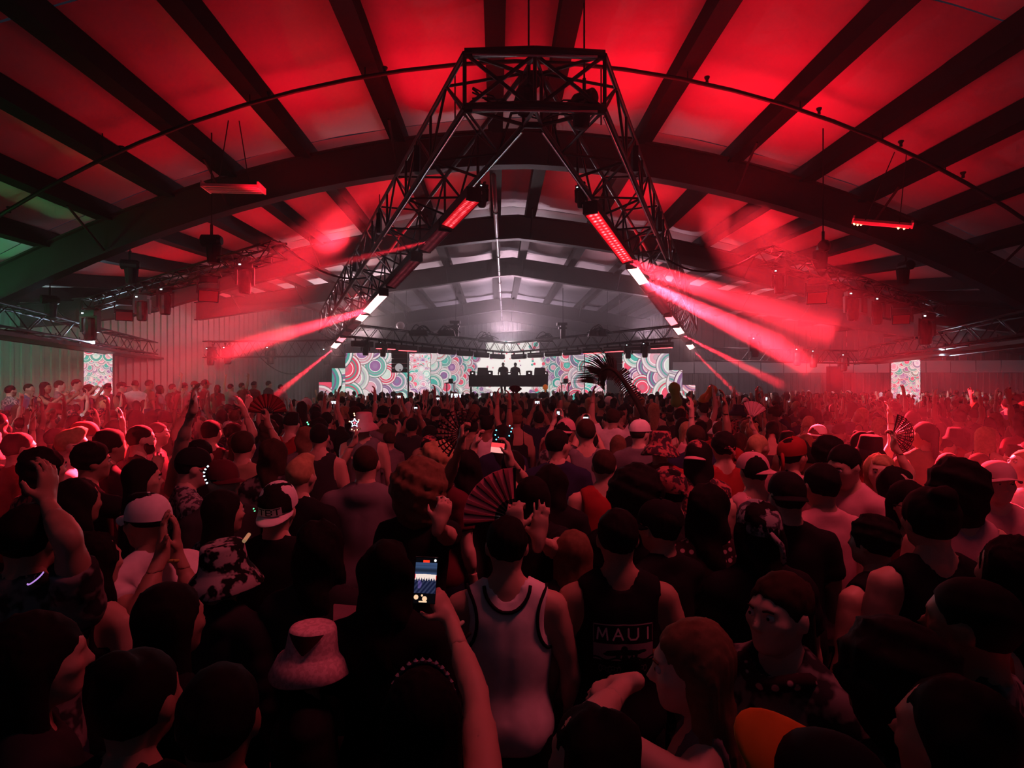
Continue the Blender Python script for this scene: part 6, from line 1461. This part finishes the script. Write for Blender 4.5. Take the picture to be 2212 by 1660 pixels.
def zone(px, d):
    for lim, z in ((250, 'below the small side screen'), (430, 'below the first red column'), (620, 'below the second red column'), (780, 'below the stepped wing screens'), (900, 'below the speaker stack'), (1010, 'beside the booth'), (1190, 'below the DJ booth'), (1290, 'below the orange ball'),
                   (1420, 'below the palm frond'), (1580, 'below the green toys'), (1760, 'before the white panels'), (1900, 'below the widest beam'), (2030, 'below the tall screen'), (9999, 'in the red corner')):
        if px < lim: break
    return ('nearer, ' if d < 5 else 'midway, ' if d < 8 else 'far, ') + z
pts = [p for p in SPOTS]; cand = []
def clear(x, y, r): return all((x - a) ** 2 + (y - b) ** 2 > r * r for a, b in pts)
CELL = {}
def add_pt(x, y): pts.append((x, y)); CELL.setdefault((int(x // 1), int(y // 1)), []).append((x, y))
for p in SPOTS: CELL.setdefault((int(p[0] // 1), int(p[1] // 1)), []).append(p)
def clear_(x, y, r):
    i, j = int(x // 1), int(y // 1)
    return all((x - a) ** 2 + (y - b) ** 2 > r * r for di in (-1, 0, 1) for dj in (-1, 0, 1) for a, b in CELL.get((i + di, j + dj), ()))
def on_platform(p):
    ins = False
    for i in range(4):
        a, b = cor[i], cor[(i + 1) % 4]
        if (a.y > p.y) != (b.y > p.y) and p.x < (b.x - a.x) * (p.y - a.y) / (b.y - a.y) + a.x: ins = not ins
    return ins
NIND = 0; tries = 0; MAXI = 225
ORD = []
while tries < 9000:
    tries += 1
    d = math.sqrt(rg.uniform(2.7 ** 2, 12.6 ** 2)); px = rg.uniform(-50, 2262); s = rg.uniform(.92, 1.07); p = W(px, 0, d)
    ORD.append((d, px, s, p))
for d, px, s, p in ORD:
    if NIND >= MAXI: break
    if on_platform(p) or not clear_(p.x, p.y, .50 if d < 6 else .58): continue
    py = 830 + (HZ - 1.645 * s) * FPX / d; k = FPX / d; bad = False
    for (x0, y0, x1, y1, dd) in PROT:
        if d < dd + .05 and ((px + .11 * k > x0 and px - .11 * k < x1 and py + .2 * k > y0 and py - .13 * k < y1) or (px + .27 * k > x0 and px - .27 * k < x1 and py + .12 * k < y1)): bad = True; break
    if bad: continue
    add_pt(p.x, p.y); ti = rg.choice(range(len(TS))) if rg.random() < .75 else rg.choice((0, 2, 4, 3))
    if d < 5.5 and ti in (1, 8, 9, 15): ti = 0
    r, d1, d2, fm, hat = TPL[ti]; o = copy_tree(r) if ti in used else r; used.add(ti); NIND += 1
    o['ti'] = ti
    for _try in range(30):
        sc = rg.choice(SHC); hc = rg.choice(['black', 'black', 'brown', 'light', 'blond']) if fm else rg.choice(['black', 'black', 'brown', 'brown']); hatc = rg.choice(['white', 'black', 'red', 'navy', 'floral', 'pink']); sk = SKIN[rg.randrange(4)]
        hn = d1 if not hat else d1.replace('a ', 'a %s ' % SHN.get(hatc, hatc), 1)
        if hat is None and fm: hn = {'black': 'black', 'brown': 'brown', 'light': 'light brown', 'blond': 'blond'}[hc] + ' ' + d1.replace('a ', '', 1)
        sn = {'tee': 'T-shirt', 'tank': 'tank top', 'strap': 'strappy top'}[TS[ti][1]]
        lb = 'dancer with %s in a %s %s, %s, %s' % (hn, SHN[sc], sn, d2, zone(px, d))
        w_ = lb.split()
        if len(w_) > 16: lb = lb.replace(' in a ', ', ', 1)
        if len(lb.split()) > 16: lb = lb.replace(' ' + d2 + ',', '', 1)
        if len(lb.split()) > 16: lb = lb.replace('dancer with ', '', 1)
        lb = lb.replace('a olive', 'an olive')
        if lb not in LAB: break
    LAB.add(lb)
    for c in [o] + list(o.children_recursive):
        b_ = c.name.split('.')[0]
        if b_ in ('shirt', 'person', 'hair', 'cap', 'brim', 'bucket_hat'):
            c.material_slots[0].link = 'OBJECT'; c.material_slots[0].material = {'shirt': CL[sc], 'person': sk, 'hair': HAIR[hc]}.get(b_, CL[hatc])
    set_at(o, (p.x, p.y, 0), rg.gauss(0, 28) if rg.random() < .85 else rg.uniform(0, 360), s, lb, 'dancers packed on the floor')
    o.rotation_euler[2] -= math.atan((px - 1106) / FPX) * .8
for k, t in enumerate(TPL):
    if k not in used:
        for c in list(t[0].children_recursive): D.objects.remove(c)
        D.objects.remove(t[0])
# the packed mass further back: one object
def far_tpl(hr, fm, aL, aR, hat=None):
    L = dict(body=.085, head=.05, hand=.05, cloth=.09, hair=.05); cv = lambda v: None if v is None else (A3(*v[0]), A3(*v[1]))
    f = Fig(L, fm, armL=cv(aL), armR=cv(aR)); pts_ = np.array([v for sd in (-1, 1) for v in f.arm[sd][:3]])
    def body(P):
        d = smin(f.torso(P), f.neck(P), .03)
        for sd in (-1, 1):
            S, E, Wp, fv, n, c = f.arm[sd]; d = smin(d, np.minimum(f.upper(P, sd) - .008, np.minimum(f.fore(P, sd) - .012, cone(P, Wp, Wp + fv * .15, .034, .03))), .02)
        return smin(d, f.legs(P) - .01, .03)
    v1, q1 = surf(body, np.minimum(pts_.min(0) - .2, (-.22, -.16, 0)), np.maximum(pts_.max(0) + .2, (.22, .16, 1.5)), .082)
    v2, q2 = surf(lambda P: f.skull(P), f.c0 - .15, f.c0 + .15, .052); v3, q3 = surf(lambda P: ell(f.hl(P), (0, -.025, .03), (.085, .10, .10) if hr != 'big' else (.13, .12, .13)) if hr != 'long' else np.minimum(ell(f.hl(P), (0, -.025, .03), (.085, .10, .10)), cone(f.hl(P), (0, -.06, 0), (0, -.08, -.3), .08, .07, .7)), f.c0 - A3(.2, .2, .4), f.c0 + .2, .052)
    c1 = v1[q1].mean(1); arm = (np.abs(c1[:, 0]) > .21) | (c1[:, 2] > 1.47); m1 = np.where(c1[:, 2] < .95, 2, np.where(arm, 0, 1))
    V, Q = join_parts([(v1, q1), (v2, q2), (v3, q3)]); return V, Q, np.concatenate([m1, np.zeros(len(q2), int), np.full(len(q3), 3)])
FT = [far_tpl(*a) for a in (('short', False, None, None), ('long', True, None, None), ('short', False, None, UPR), ('big', True, None, None), ('short', False, UPL, UPR), ('long', True, UPL, None), ('short', False, ((-.3, .7, -.3), (.3, .6, .7)), ((.3, .7, -.3), (-.3, .6, .7))))]
VV = []; QQ = []; MM = []; n = 0; cnt = 0; tries = 0
far_sh = ['black', 'charcoal', 'grey', 'white', 'red', 'navy']
fm_ = SKIN[:2] + [CL[c] for c in far_sh] + [CL['black'], HAIR['black'], HAIR['brown'], HAIR['blond'], CL['white']]
while tries < 30000 and cnt < 1150:
    tries += 1
    d = math.sqrt(rg.uniform(11.2 ** 2, 32 ** 2)); px = rg.uniform(-40, 2250); p = W(px, 0, d)
    if on_platform(p) or not clear_(p.x, p.y, .62): continue
    if p.y > 30.5 and abs(p.x) < 13: continue
    if px < 690 and d > 18: continue
    add_pt(p.x, p.y); cnt += 1
    v, q, m = FT[rg.choices(range(7), (5, 4, 1.6, 2, 1.2, 1.0, 1))[0]]; s = rg.uniform(.92, 1.08); a = rg.gauss(0, .5) + math.atan((px - 1106) / FPX) * -.8; c_, s_ = math.cos(a) * s, math.sin(a) * s
    VV.append(np.stack([v[:, 0] * c_ - v[:, 1] * s_ + p.x, v[:, 0] * s_ + v[:, 1] * c_ + p.y, v[:, 2] * s], 1)); QQ.append(q + n); n += len(v)
    sk, sh, hr = rg.randrange(2), 2 + rg.choices(range(6), (5, 3, 2, 2, 1, 2))[0], rg.choices((9, 10, 11, 12), (6, 4, 1, .6))[0]
    MM.append(np.array([sk, sh, 8, hr])[m])
cr = obj('crowd', me_from('crowd', np.concatenate(VV), np.concatenate(QQ), True, fm_, np.concatenate(MM))); tag(cr, 'packed mass of dancers filling the floor up to the stage', kind='stuff')
print('individuals', NIND, 'far', cnt, 'far quads', sum(len(q) for q in QQ))
